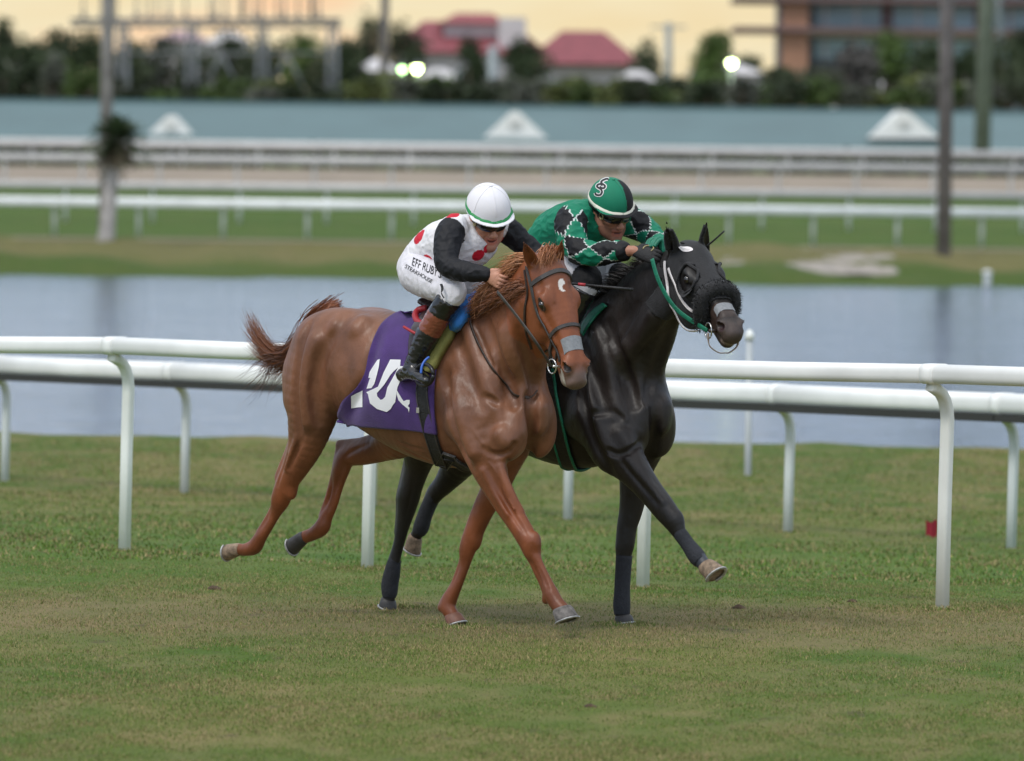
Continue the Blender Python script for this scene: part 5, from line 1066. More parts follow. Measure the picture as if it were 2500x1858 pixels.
# ------------------------------------------------------------------ tack of the dark horse
M_HOOD = mat('black_hood', (.010, .010, .0115), .75, .3, 30, .5, 160, sheen=.1)
def hood():
    V, Fq = FdB.mesh(2); N = vnormals(V, Fq); a, n, q = headB.inv(V)
    far = (np.hypot(a - .197, n + .06) < .060) & (np.abs(q) > .05)
    ears_ = (a < -.045) | ((a < .0) & (np.abs(np.abs(q) - .075) < .035))
    ok = (a < .40) & (a > -.06) & (n > -.335) & (n < .09) & (np.abs(q) < .16) & ~far & ~ears_ & (a > -.08 - .0 * n) & ~((n < -.20) & (a < .04))
    kf = ok[Fq].all(1); F2 = Fq[kf]; used = np.unique(F2); mp_ = np.full(len(V), -1); mp_[used] = np.arange(len(used)); Vo = V[used] + N[used] * .009; Vi = V[used] + N[used] * .001; F2 = mp_[F2]; m = len(used)
    ed = {}
    for f in F2:
        for i in range(4): e_ = (f[i], f[(i + 1) % 4]); ed[e_] = ed.get(e_, 0) + 1
    rim = [(b, a_, a_ + m, b + m) for a_, b in ed if (b, a_) not in ed]
    return new_obj('blinker_hood', np_mesh('blinker_hood', np.vstack([Vo, Vi]), np.vstack([F2, F2[:, ::-1] + m, np.array(rim)])), horseB, M_HOOD), bvh(Vo, F2)
hd, treeH = hood()
for q in (1, -1):
    P = []; 
    for t_ in np.linspace(0, 6.2832, 25):
        p, n = snap(treeH, headB(.197 + .062 * math.cos(t_), -.06 + .062 * math.sin(t_), q * .10), .004); P.append(p)
    MB().tube(P, .008, 8).build('eye_rim', M_HOOD, hd, True)
    # open cup behind the eye
    mb = MB(); V = []
    for t_ in np.linspace(-2.5, .2, 11):
        p, n = snap(treeH, headB(.197 + .064 * math.cos(t_), -.06 + .064 * math.sin(t_), q * .10), .004); o_ = headB.S * q * (.055 if q < 0 else .022) + headB.A * .03; V += [p, p + o_]
    mb.add(V, [(2 * i, 2 * i + 1, 2 * i + 3, 2 * i + 2) for i in range(10)]); mb.build('blinker_cup', M_HOOD, hd, True)
# small white oval patch on the hood under the ear
V = []
for t_ in np.linspace(0, 6.2832, 17)[:-1]:
    p, n = snap(treeH, headB(.045 + .018 * math.cos(t_) - .02 * math.sin(t_), -.015 + .0 * t_, .052 + .030 * math.sin(t_) + .004 * math.cos(t_)), .003); V.append(p)
MB().add(V, [tuple(range(16))]).build('hood_patch', M_WHITEW, hd)
# fleece noseband
P = [headB(a, n, q) for a, n, q in ((.40, -.16, .05), (.385, -.10, .08), (.355, -.03, .072), (.345, .012, 0), (.355, -.03, -.072), (.385, -.10, -.08), (.40, -.16, -.05))]
P = dens([snap(treeB, p, .022)[0] for p in P], 6); o_f = MB().tube(P, .044, 12).build('fleece_noseband', M_HOOD, horseB, True)
r1 = np.vstack([P[i % len(P)] + unit(rng.normal(size=3)) * .041 for i in range(5000)]); ctr = np.vstack([P[i % len(P)] for i in range(5000)])
hair('fleece', o_f, M_HAIRB, r1, ctr + (r1 - ctr) * (1.18 + .28 * rng.random((5000, 1))) + rng.normal(size=(5000, 3)) * .004, 2, .0022, (0, 0, 0), .002, (.006, .006, .007), (.012, .012, .013))
nasal(headB, treeB, horseB, .425, .475)
brB = empty('bridle'); brB.parent = horseB
for q in (1, -1):
    strap_head('cheekpiece', headB, treeH if q > 0 else treeB, [(.05, -.12, q * .11), (.15, -.15, q * .12), (.25, -.155, q * .12), (.34, -.14, q * .10), (.43, -.12, q * .08), (.48, -.114, q * .07)], .015, M_WHITEW, brB, .006, .006)
    strap_head('throat_lash', headB, treeH if q > 0 else treeB, [(.0, -.12, q * .10), (.08, -.18, q * .11), (.20, -.25, q * .11), (.31, -.28, q * .08), (.37, -.25, q * .04)], .015, M_WHITEW, brB, .006, .010)
    P = [headB(.495 + .036 * math.cos(a), -.115 + .036 * math.sin(a), q * .074) for a in np.linspace(0, 6.2832, 17)]
    MB().tube(P, .0042, 6, up=headB.S).build('bit_ring', M_STEEL, brB, True)
    MB().tube([headB(.50, -.112, q * .074), headB(.503, -.108, q * .02)], .010, 8).build('bit', M_LEATH, brB, True)
P = [headB(a, n, q) for a, n, q in ((.50, -.125, .074), (.54, -.165, .07), (.565, -.185, .03), (.57, -.185, 0), (.565, -.185, -.03), (.54, -.165, -.07), (.50, -.125, -.074))]
MB().sweep(dens(P, 5), arc_prof(.012, .006, .002, 2)).build('chin_strap', mat('tan_strap', (.28, .22, .18), .5, .2, 30), brB, True)
MB().sweep(dens([B(1592, 632, .30), B(1606, 680, .30), B(1632, 730, .29), B(1664, 766, .28), headB(.49, -.118, .078)], 6), arc_prof(.026, .007, .003, 2), up=(0, 1, .2)).build('rein', M_GREENW, brB, True)
sdB = empty('saddle', tuple(HB.O), HB.a, 'dark racing saddle with a green edged black girth on the dark horse', 'saddle')
gq = [cast(HB, treeB, u, v, .006) for u, v in dens([(1325, 800), (1332, 880), (1340, 930), (1350, 990), (1364, 1052), (1380, 1110), (1390, 1138)], 6)]; gp = [p for p, _ in gq]; gn = [n for _, n in gq]
girth_ring(treeB, gp, gn)
V, F = ribbon(gp, gn, .085, .010); MB().add(V, F).build('girth', M_BLACKW, sdB)
for k in (.042, -.042):
    s_ = [unit(np.cross(gp[min(i + 1, len(gp) - 1)] - gp[max(i - 1, 0)], gn[i])) for i in range(len(gp))]; MB().tube([gp[i] + s_[i] * k + np.array(gn[i]) * .008 for i in range(len(gp))], .008, 8).build('girth_edge', M_GREENW, sdB, True)
surf_patch('green_cloth', HB, treeB, [(1478, 742), (1450, 762), (1428, 790), (1420, 815)], [(1486, 748), (1462, 772), (1440, 800), (1428, 822)], 5, 12, M_GREENW, sdB, .020, .012)
surf_patch('black_pad', HB, treeB, [(1470, 738), (1440, 758), (1415, 790)], [(1484, 744), (1458, 764), (1430, 800)], 5, 12, M_BLACKW, sdB, .012, .010)
sb = HB.L(1335, 752, .02); Fs = Field(sb - np.array([.4, .35, .25]), sb + np.array([.45, .35, .3]), .012)
Fs.chain([(*(sb + np.array([-.18, 0, .06])), .10, .03), (*(sb + np.array([-.02, 0, .015])), .085, .03), (*(sb + np.array([.18, 0, .06])), .055, .04)], .03)
new_obj('seat', np_mesh('seat', *Fs.mesh(1)), sdB, M_SADL)

M_BAND = mat('leg_bandage', (.020, .022, .028), .85, .2, 40, .5, 90)
for pts in ([(967, 1366, .10, 15), (962, 1375, .10, 18), (957, 1400, .10, 21), (952, 1425, .10, 22), (951, 1446, .10, 20.5), (950, 1458, .10, 17)], [(1064, 1202, -.14, 20), (1048, 1232, -.135, 19.5), (1036, 1262, -.13, 19.5), (1028, 1288, -.13, 20.5), (1022, 1300, -.13, 17)],
            [(1660, 1301, .155, 17), (1666, 1310, .155, 18), (1680, 1330, .15, 18), (1700, 1357, .15, 21.5), (1711, 1371, .15, 18.5)], [(1524, 1356, -.11, 20.5), (1521, 1400, -.108, 19.8), (1519, 1440, -.105, 19.8), (1518, 1478, -.10, 21.5), (1519, 1500, -.10, 19.5)]):
    Q = catmull(np.array(px_chain(HB, pts, 1.0)), 5); MB().tube([q[:3] for q in Q], [q[4] for q in Q], 16, up=(0, 1, 0)).build('leg_bandage', M_BAND, horseB, True)
# ------------------------------------------------------------------ riders
M_SKIN = vmat('skin', .5, .10, 120, spec=.4, var=.07, vscale=25)
M_SILK = vmat('silks', .62, .25, 70, spec=.28, var=.06, vscale=12); M_BREECH = vmat('breeches', .75, .25, 90, spec=.3, var=.05, vscale=14); M_BOOT = vmat('boot_leather', .22, .12, 30, spec=.6, var=.15, vscale=14)
M_CAP = vmat('cap_silk', .75, .06, 120, spec=.4, var=.03, vscale=20); M_LENS = mat('goggle_lens', (.012, .011, .010), .08, coat=1.0); M_GOGR = mat('goggle_vent', (.34, .29, .14), .5); M_GLOVE = mat('black_glove', (.012, .012, .013), .7, .3, 60, .5, 150)
M_STIRR = mat('stirrup_iron', (.03, .03, .033), .3, metal=.6); M_BLUEP = mat('blue_plastic', (.03, .12, .5), .4)
def wrinkle(V, N, amp, sc=(14, 14, 14), seed=0.0):
    k = np.array([mnoise.noise(Vector((p[0] * sc[0] + seed, p[1] * sc[1], p[2] * sc[2]))) + .5 * mnoise.noise(Vector((p[0] * sc[0] * 2.3, p[1] * sc[1] * 2.3 + seed, p[2] * sc[2] * 2.3))) for p in V])
    return V + N * (amp * (1 - 2 * np.abs(k)))[:, None]
class Face:
    def __init__(s, fr, c, f, u, k=1.0):
        f = unit(f); u = np.asarray(u, float); u = unit(u - (u @ f) * f); r = np.cross(u, f)      # r: the rider's left
        s.c = np.asarray(c, float); s.f = fr.dirl(f); s.u = fr.dirl(u); s.r = fr.dirl(r); s.k = k
    def __call__(s, r, f, u): return s.c + s.k * (s.r * r + s.f * f + s.u * u)
    def inv(s, V): d = (np.asarray(V) - s.c) / s.k; return d @ s.r, d @ s.f, d @ s.u
def head_person(F, H):
    X = (H.r, H.f, H.u); K = H.k
    def el(r, f, u, rad_, k=.02, op='add'): F.ell(H(r, f, u), np.array(rad_) * K, X, k, op)
    def ch(L, k=.012, op='add'): F.chain([(*H(*p[:3]), p[3] * K, p[3] * K) for p in L], k, H.u, 4, op)
    el(0, -.012, .035, (.074, .094, .090)); el(0, .034, -.045, (.058, .060, .080), .03)
    for q in (-1, 1):
        ch([(q * .062, .0, -.045, .020), (q * .050, .045, -.085, .018), (0, .078, -.112, .020)], .03)
        el(q * .043, .066, -.020, (.024, .024, .018), .02); el(q * .030, .082, .022, (.026, .014, .012), .02)
        el(q * .031, .098, .000, (.016, .012, .011), .012, 'sub'); el(q * .0135, .104, -.040, (.010, .012, .009), .008)
        el(q * .078, -.008, -.010, (.010, .018, .030), .01)
        ch([(q * .024, .092, -.042, .004), (q * .034, .082, -.068, .004)], .012, 'sub')
    ch([(0, .090, .008, .009), (0, .106, -.018, .0105), (0, .114, -.036, .0125)], .012)
    ch([(-.026, .080, -.066, .006), (-.010, .094, -.064, .008), (.010, .094, -.064, .008), (.026, .080, -.066, .006)], .008)
    ch([(-.022, .080, -.082, .006), (0, .093, -.083, .009), (.022, .080, -.082, .006)], .008)
    ch([(-.024, .090, -.074, .003), (0, .103, -.073, .0035), (.024, .090, -.074, .003)], .005, 'sub')
    el(0, .086, -.112, (.022, .018, .018), .02)
def fist(F, wr, ce, knu, sd, up):
    """palm from wrist to ce, four fingers curled round the rein, thumb closed over them; sd: across the knuckles, up: back of the hand"""
    wr = np.asarray(wr); ce = np.asarray(ce); d = unit(ce - wr); sd = unit(np.asarray(sd) - (np.asarray(sd) @ d) * d); up = np.cross(d, sd); up = up if up @ np.asarray(knu) > 0 else -up
    F.chain([(*wr, .026, .020), (*(wr + (ce - wr) * .5), .036, .018), (*ce, .040, .017)], .015, sd)
    for i, (o, l, r) in enumerate(((-.0315, .92, .0080), (-.0105, 1.0, .0086), (.0105, 1.0, .0086), (.0305, .84, .0078))):
        b = ce + sd * o + d * .006
        F.chain([(*(b - d * .01), r * 1.1, r * 1.1), (*(b + d * .020 * l + up * .004), r * 1.1, r * 1.1), (*(b + d * .036 * l - up * .014), r, r), (*(b + d * .026 * l - up * .036), r * .95, r * .95), (*(b + d * .004 - up * .034), r * .9, r * .9)], .004, sd)
    t = wr + d * .03 - sd * .034
    F.chain([(*t, .013, .013), (*(t + d * .035 - sd * .012 - up * .014), .0115, .0115), (*(t + d * .055 + sd * .010 - up * .028), .010, .010)], .008, sd)
def grow(L, g): return [(*p[:3], p[3] + g, p[4] + g) for p in L]
def cyl(P, rs, f=1.0): return [(*p, r * f, r) for p, r in zip(P, rs)]

def arm_coords(V, arms):
    tt = np.full(len(V), 9.0); best = np.full(len(V), 9.0); ph = np.zeros(len(V))
    for A in arms:
        Q = catmull(np.array(A, float), 6); P = Q[:, :3]; Ls = np.r_[0, np.cumsum(np.linalg.norm(np.diff(P, axis=0), axis=1))]
        for i in range(len(P) - 1):
            ba = P[i + 1] - P[i]; t = np.clip((V - P[i]) @ ba / (ba @ ba), 0, 1); o_ = V - P[i] - t[:, None] * ba; d = np.linalg.norm(o_, axis=1) - Q[i, 4]; m_ = d < best; best[m_] = d[m_]; tt[m_] = Ls[i] + t[m_] * np.linalg.norm(ba)
            a1 = unit(np.cross(ba, (0.2, 0.1, 1))); a2 = unit(np.cross(ba, a1)); ph[m_] = np.arctan2(o_[m_] @ a1, o_[m_] @ a2)
    return tt, best, ph
def jockey(fr, S):
    lo, hi = S['lo'], S['hi']; H = S['face']; root = empty('person', tuple(fr.O), fr.a, S['label'], 'jockey')
    tor = S['torso']; arms = S['arms']; legs = S['legs']; feet = S['feet']
    # body
    F = Field(lo, hi, .005); F.chain(grow(tor, -.012), .03, (0, 1, 0), 5); F.chain(S['neck'], .03, (0, 1, 0))
    for A in arms: F.chain(grow(A, -.010), .03)
    for L_ in legs: F.chain(grow(L_, -.010), .03)
    for L_ in feet: F.chain(grow(L_, -.008), .02)
    head_person(F, H)
    for w, c, kn, sd in S['hands']: fist(F, w, c, kn, sd, None)
    V, Fc = F.mesh(1); Cc = np.repeat(np.array([S['skin']]), len(V), 0); r, f, u = H.inv(V); lips = (np.abs(r) < .030) & (f > .07) & (u < -.057) & (u > -.092); Cc[lips] = np.array(S['skin']) * (.85, .62, .62)
    cav = (np.abs(r) < .02) & (f > .07) & (np.abs(u + .0735) < .0045); Cc[cav] = (.10, .03, .03)
    st = (u < -.05) & (u > -.13) & (f > .0) & (np.hypot(r, 0) < .08) & ~lips; Cc[st] *= S.get('stubble', .85)
    me = np_mesh('body', V, Fc); set_col(me, Cc); new_obj('body', me, root, M_SKIN)
    out = {'root': root}
    # jersey with sleeves
    jp = np.array([p[:3] for p in tor] + [p[:3] for A in arms for p in A]); F = Field(np.maximum(lo, jp.min(0) - .16), np.minimum(hi, jp.max(0) + .16), .0042)
    F.chain(grow(tor, .004), .03, (0, 1, 0), 5); F.chain([(*S['neck'][0][:3], .072, .072), (*S['neck'][1][:3], .066, .066)], .03)
    for p, n in S['jersey_cut']: F.half(p, n, .012)
    F.half(S['neck'][1][:3], np.array(S['neck'][1][:3]) - np.array(S['neck'][0][:3]), .006)
    for A in arms:
        F.chain(grow(A[:S.get('slv', -1)], .003), .035)
    V, Fc = F.mesh(1); N = vnormals(V, Fc); V = wrinkle(V, N, S.get('wr', .005), S.get('wsc', (16, 16, 16))); tr = bvh(V, Fc)
    me = np_mesh('jersey', V, Fc); set_col(me, S['jersey_col'](V, N, tr)); new_obj('jersey', me, root, M_SILK); out['jersey'] = tr
    # breeches
    F = Field(lo, hi, .0065)
    F.chain(grow(tor[:3], .006), .03, (0, 1, 0), 5); p, n = S['waist']; F.half(p, n, .012)
    for L_ in legs: F.chain(grow(L_[:S['nthigh']], .000), .04)
    V, Fc = F.mesh(1); N = vnormals(V, Fc); V = wrinkle(V, N, .0045, (18, 18, 12), 3.3); tr = bvh(V, Fc); me = np_mesh('breeches', V, Fc); set_col(me, S['breech_col'](V, N)); new_obj('breeches', me, root, M_BREECH); out['breeches'] = tr
    # boots
    for L_, ft in zip(legs, feet):
        F = Field(lo, hi, .0065); F.chain(grow(L_[S['nthigh'] - 1:], .010), .02); F.chain(ft, .02)
        k0, k1 = np.array(L_[S['nthigh'] - 1][:3]), np.array(L_[S['nthigh']][:3]); F.half(k0 + (k1 - k0) * S['boot_top'], k0 - k1, .004)
        V, Fc = F.mesh(1); N = vnormals(V, Fc); V = wrinkle(V, N, .003, (22, 22, 40), 7.1); me = np_mesh('boot', V, Fc); set_col(me, S['boot_col'](V, N, L_)); new_obj('boot', me, root, M_BOOT)
    # helmet with silk cover
    F = Field(np.array(H.c) - .26, np.array(H.c) + .28, .005); X = (H.r, H.f, H.u); K = H.k
    hc = H(0, -.008, .050); F.ell(hc, np.array((.104, .124, .114)) * K, X, .01); F.half(H(0, .11, .035), -(H.u + H.f * -.16), .012)
    F.chain([(*H(-.098, .020, .040), .012, .008), (*H(-.082, .085, .036), .022, .007), (*H(0, .128, .032), .026, .0065), (*H(.082, .085, .036), .022, .007), (*H(.098, .020, .040), .012, .008)], .012, H.f)
    V, Fc = F.mesh(1); trh = bvh(V, Fc); me = np_mesh('helmet', V, Fc); set_col(me, S['cap_col'](V, H)); hm = new_obj('helmet', me, root, M_CAP); out['cap'] = trh; out['helmet'] = hm
    P = [H(.1035 * math.sin(a), -.006 + .1245 * math.cos(a), .052 + .012 * (math.cos(a) * -1)) for a in np.linspace(0, 6.2832, 49)]
    q = [snap(trh, p, .0008) for p in P]; Vr, Fr = ribbon([a for a, _ in q], [b for _, b in q], S['band_w'], .003); MB().add(Vr, Fr).build('cap_band', S['band_m'], hm, True)
    tp, tn = snap(trh, H(0, -.01, .16)); ball('cap_button', tp, (.010, .010, .006), S['button_m'], hm)
    for az in S.get('seams', []):
        q = [snap(trh, H(.10 * math.sin(az) * math.cos(e), -.008 + .12 * math.cos(az) * math.cos(e), .05 + .10 * math.sin(e)), .0) for e in np.linspace(.15, 1.5, 14)]; Vr, Fr = ribbon([a for a, _ in q], [b for _, b in q], .004, .002); MB().add(Vr, Fr).build('seam', S['button_m'], hm, True)
    # goggles
    F = Field(np.array(H.c) - .17, np.array(H.c) + .19, .0045)
    F.chain([(*H(-.070, .048, .004), .020, .012), (*H(-.050, .086, .004), .026, .013), (*H(-.018, .104, .003), .026, .013), (*H(0, .110, .006), .021, .012), (*H(.018, .104, .003), .026, .013), (*H(.050, .086, .004), .026, .013), (*H(.070, .048, .004), .020, .012)], .006, H.u)
    F.ell(H(0, .112, -.026), np.array((.014, .03, .016)), X, .006, 'sub')
    gg = new_obj('goggles', np_mesh('goggles', *F.mesh(1)), root, M_LENS)
    for q_ in (-1, 1):
        P = [H(q_ * .079, .048 + .015 * math.cos(a), .004 + .015 * math.sin(a)) for a in np.linspace(0, 6.2832, 15)]; MB().tube(P, .0045, 6, up=H.r).build('goggle_vent', M_GOGR, gg, True)
        MB().sweep([H(q_ * .080, .04, .004), H(q_ * .086, -.01, .018), H(q_ * .080, -.06, .03)], arc_prof(.004, .022, .001, 2), up=H.u).build('goggle_strap', M_BLACKW, gg)
        MB().sweep([H(q_ * .080, .0, .03), H(q_ * .074, .018, -.045), H(q_ * .050, .048, -.100), H(0, .070, -.136)], arc_prof(.004, .014, .001, 2), up=H.f).build('chin_strap', M_BLACKW, hm)
    return out
def text_decal(name, fr, tr, s, u0, v0, u1, v1, hpx, m, parent, shear=0.0, off=.004, fit=True):
    cu = bpy.data.curves.new(name, 'FONT'); cu.body = s; cu.size = 1; ob = bpy.data.objects.new(name, cu); COL.objects.link(ob)
    dg = bpy.context.evaluated_depsgraph_get(); me = bpy.data.meshes.new_from_object(ob.evaluated_get(dg)); bpy.data.objects.remove(ob)
    co = np.array([v.co[:] for v in me.vertices]); w = co[:, 0].max() - co[:, 0].min(); x0 = co[:, 0].min(); y0 = max(0, co[:, 1].min()); L_ = math.hypot(u1 - u0, v1 - v0); dx, dy = (u1 - u0) / L_, (v1 - v0) / L_; sc = hpx / .70
    for v in me.vertices:
        a = (v.co.x - x0) / w * L_; b = v.co.y * sc; a += b * shear; u_ = u0 + dx * a + dy * b; v_ = v0 + dy * a - dx * b
        p, n = cast(fr, tr, u_, v_, off); v.co = Vector(p)
    me.materials.clear(); o = new_obj(name, me, parent, m); return o
M_INK = mat('black_print', (.012, .012, .014), .7)

# ---- rider of the chestnut
def J(u, v, l): return HC.L(u, v, l)
faceC = Face(HC, J(1191, 531, -.02), (.28, -.80, -.47), (.03, -.30, .95), 1.12)
torC = [(*J(1034, 655, 0), .150, .115), (*J(1052, 624, 0), .145, .112), (*J(1078, 604, 0), .150, .125), (*J(1113, 595, 0), .172, .142), (*J(1143, 590, 0), .165, .135), (*J(1162, 578, 0), .12, .10)]
armC = [cyl([J(1112, 552, .16), J(1098, 572, .215), J(1090, 612, .275), J(1094, 648, .31), J(1130, 662, .30), J(1165, 667, .275), J(1186, 670, .26), J(1192, 673, .255)], [.062, .070, .062, .055, .050, .040, .032, .026]),
        cyl([J(1214, 556, -.15), J(1238, 562, -.20), J(1272, 590, -.26), J(1305, 622, -.29), J(1304, 642, -.22), J(1294, 656, -.15), J(1288, 664, -.12), J(1284, 668, -.10)], [.062, .066, .058, .052, .046, .038, .031, .026])]
legC = [cyl([J(1024, 668, .11), J(1046, 682, .175), J(1078, 698, .235), J(1106, 712, .265), J(1094, 736, .28), J(1068, 776, .29), J(1040, 826, .30), J(1016, 878, .31), J(1008, 900, .32)], [.108, .100, .086, .070, .056, .054, .052, .042, .040]),
        cyl([J(1040, 655, -.11), J(1085, 680, -.17), J(1140, 705, -.21), J(1182, 724, -.23), J(1170, 752, -.25), J(1140, 790, -.28), J(1110, 840, -.31), J(1090, 890, -.32), J(1082, 910, -.33)], [.115, .102, .085, .070, .056, .054, .052, .042, .040])]
footC = [[(*J(982, 916, .31), .034, .034), (*J(1005, 910, .33), .040, .038), (*J(1030, 922, .36), .038, .028), (*J(1044, 930, .38), .030, .022)], [(*J(1060, 925, -.33), .034, .034), (*J(1080, 920, -.33), .040, .038), (*J(1110, 935, -.32), .038, .028), (*J(1125, 942, -.32), .030, .022)]]
DOTS = [((1097, 519), .048), ((1052, 541), .05), ((1022, 577), .045), ((1047, 634), .034), ((1072, 632), .044), ((1168, 624), .036), ((1216, 622), .026), ((1131, 576), .034), ((1219, 588), .03)]
def colJC(V, N, tr):
    C_ = np.repeat(np.array([[.72, .71, .74]]), len(V), 0)
    for (u, v), r in DOTS:
        p, n = cast(HC, tr, u, v, 0); d = V - p; C_[np.linalg.norm(d, axis=1) < r] = (.52, .012, .030)
    tt, best, ph = arm_coords(V, armC); C_[(best < .022) & (tt > .035)] = (.0085, .009, .012); return C_
def colBC(V, N): return np.repeat(np.array([[.68, .665, .71]]), len(V), 0)
def colBoot(V, N, L_):
    k0 = np.array(L_[3][:3]); k1 = np.array(L_[7][:3]); t = (V - k0) @ (k1 - k0) / ((k1 - k0) @ (k1 - k0)); C_ = np.repeat(np.array([[.014, .014, .016]]), len(V), 0); C_[(t > .34) & (t < .60)] = (.20, .058, .032); C_[t < .34] = (.010, .010, .011); return C_
def capC(V, H): return np.repeat(np.array([[.74, .73, .77]]), len(V), 0)
wN, hN = J(1186, 670, .255), J(1214, 684, .245); wF, hF = J(1286, 666, -.11), J(1278, 684, -.04)
SC = dict(lo=np.array([-.05, -.55, 1.15]), hi=np.array([1.25, .48, 2.48]), face=faceC, label='jockey in white silks with red spots, black sleeves and a white cap', torso=torC, arms=armC, legs=legC, feet=footC,
    neck=[(*J(1158, 562, 0), .062, .062), (*J(1172, 552, -.01), .055, .055), (*faceC(0, -.02, -.03), .052, .052)], hands=[(wN, hN, np.array([0, -.6, .8]), HC.dirl(np.array([.35, -.25, -.9]))), (wF, hF, np.array([0, .6, .8]), HC.dirl(np.array([-.3, -.2, -.9])))],
    jersey_cut=[(J(1022, 640, 0), np.array(torC[0][:3]) - np.array(torC[2][:3]))], waist=(J(1046, 616, 0), np.array(torC[3][:3]) - np.array(torC[0][:3])), nthigh=5, boot_top=-.15,
    skin=(.50, .245, .165), stubble=.8, jersey_col=colJC, breech_col=colBC, boot_col=colBoot, cap_col=capC, band_w=.022, band_m=mat('green_band', (.01, .24, .06), .5), button_m=mat('cap_white', (.74, .73, .76), .5), seams=[.0, 1.05, -1.05, 2.1, -2.1])
jc = jockey(HC, SC)
text_decal('printed_name', HC, jc['breeches'], "EFF RUBY'S", 1006, 648, 1076, 680, 19, M_INK, jc['root'], -.25)
text_decal('printed_name', HC, jc['breeches'], 'STEAKHOUSE', 989, 654, 1054, 692, 9.5, M_INK, jc['root'], -.1)
MB().sweep(dens([J(1084, 728, .36), J(1078, 716, .37), J(1080, 704, .365), J(1077, 694, .355)], 4), arc_prof(.014, .006, .002, 2)).build('knee_strap', M_GLOVE, jc['root'], True)
# stirrup, hung from the saddle
P = [J(1036 + 22 * math.cos(a), 915 + 26 * math.sin(a), .37 + .02 * math.cos(a)) for a in np.linspace(0, 6.2832, 25)]
st = empty('stirrup', tuple(HC.O), HC.a, 'black stirrup iron with a blue strap under the boot of the white capped jockey', 'stirrup')
MB().tube(P, .011, 8).build('iron', M_STIRR, st, True); MB().tube(dens([J(1028, 912, .40), J(1030, 895, .39), J(1038, 880, .37), J(1048, 872, .35)], 5), .007, 8).build('strap', M_BLUEP, st, True)
# whip held across behind the horse's head
wp = empty('riding_whip', tuple(HC.O), HC.a, 'thin black riding whip with a red band held by the white capped jockey', 'whip')
w0, w1 = J(1268, 680, -.04), HC.dep(1546, 707, HC.W(J(1268, 680, -.04))[1] - .10)
def wl(t): return w0 + (w1 - w0) * t
MB().tube([wl(-.10), wl(-.06), wl(.25), wl(.515)], [.011, .009, .0075, .007], 8).build('handle', M_BLACKW, wp, True); MB().tube([wl(.517), wl(.58)], .0085, 8).build('red_band', M_REDL, wp, True); MB().tube([wl(.582), wl(.85), wl(1.0)], [.006, .007, .008], 8).build('shaft', M_BLACKW, wp, True)

# ---- rider of the dark horse
def K(u, v, l): return HB.L(u, v, l)
faceB = Face(HB, K(1490, 515, -.02), (.50, -.78, -.42), (.02, -.28, .96), 1.10)
torB = [(*K(1332, 630, 0), .150, .115), (*K(1345, 600, 0), .155, .125), (*K(1368, 572, 0), .165, .130), (*K(1405, 552, 0), .182, .128), (*K(1438, 543, 0), .172, .112), (*K(1458, 540, 0), .115, .085)]
armB = [cyl([K(1408, 530, .16), K(1394, 545, .215), K(1398, 590, .27), K(1420, 616, .29), K(1470, 618, .27), K(1515, 614, .245), K(1546, 612, .225), K(1556, 613, .215)], [.070, .080, .070, .062, .058, .050, .032, .027]),
        cyl([K(1518, 538, -.15), K(1545, 545, -.20), K(1575, 562, -.24), K(1602, 590, -.24), K(1606, 600, -.16), K(1604, 606, -.11), K(1603, 608, -.08), K(1602, 610, -.06)], [.068, .072, .062, .056, .050, .044, .032, .027])]
legB = [cyl([K(1340, 648, .11), K(1372, 662, .17), K(1408, 674, .21), K(1434, 682, .235), K(1424, 712, .26), K(1404, 750, .28), K(1380, 800, .30), K(1360, 850, .31), K(1352, 872, .32)], [.115, .102, .086, .076, .060, .054, .052, .042, .040]),
        cyl([K(1372, 640, -.11), K(1425, 660, -.15), K(1478, 672, -.18), K(1514, 680, -.195), K(1506, 712, -.24), K(1480, 750, -.28), K(1450, 800, -.31), K(1430, 850, -.32), K(1424, 872, -.33)], [.112, .100, .084, .074, .060, .054, .052, .042, .040])]
footB = [[(*K(1328, 888, .31), .034, .034), (*K(1350, 880, .33), .040, .038), (*K(1375, 892, .36), .038, .028), (*K(1390, 900, .38), .030, .022)], [(*K(1400, 890, -.33), .034, .034), (*K(1420, 885, -.33), .040, .038), (*K(1450, 897, -.32), .038, .028), (*K(1462, 905, -.32), .030, .022)]]
GRN = (.004, .175, .095); BLK = (.007, .007, .009); WHT = (.62, .66, .64)
def colJB(V, N, tr):
    C_ = np.repeat(np.array([GRN]), len(V), 0); tt, best, ph = arm_coords(V, armB)
    a = tt / .19 + ph / 6.2832 * 3; b = tt / .19 - ph / 6.2832 * 3; k = (np.floor(a) + np.floor(b)) % 2 == 0; fa = np.abs(a - np.round(a)); fb = np.abs(b - np.round(b)); ln = np.minimum(fa, fb) < .021
    sl = (best < .022) & (tt > .03); C_[sl & k] = BLK; C_[sl & ln] = WHT; C_[sl & (tt > .54)] = BLK
    col_ = np.linalg.norm(V - np.array(SB['neck'][1][:3]), axis=1) < .078; C_[col_ & ~sl] = GRN; return C_
def colBB(V, N):
    C_ = np.repeat(np.array([[.50, .50, .53]]), len(V), 0)
    for L_ in legB: C_[np.linalg.norm(V - np.array(L_[3][:3]) - .02 * 0, axis=1) < .088] = (.010, .010, .011)
    return C_
def bootB(V, N, L_): return np.repeat(np.array([[.012, .012, .013]]), len(V), 0)
def capB(V, H):
    r, f, u = H.inv(V); C_ = np.repeat(np.array([GRN]), len(V), 0); C_[((r > .018) & (f > -.01))] = BLK; C_[(r < .0) & (f < -.02)] = GRN; C_[u < .040] = BLK; return C_
wN2, hN2 = K(1548, 612, .22), K(1590, 624, .19); wF2, hF2 = K(1603, 608, -.08), K(1612, 622, .02)
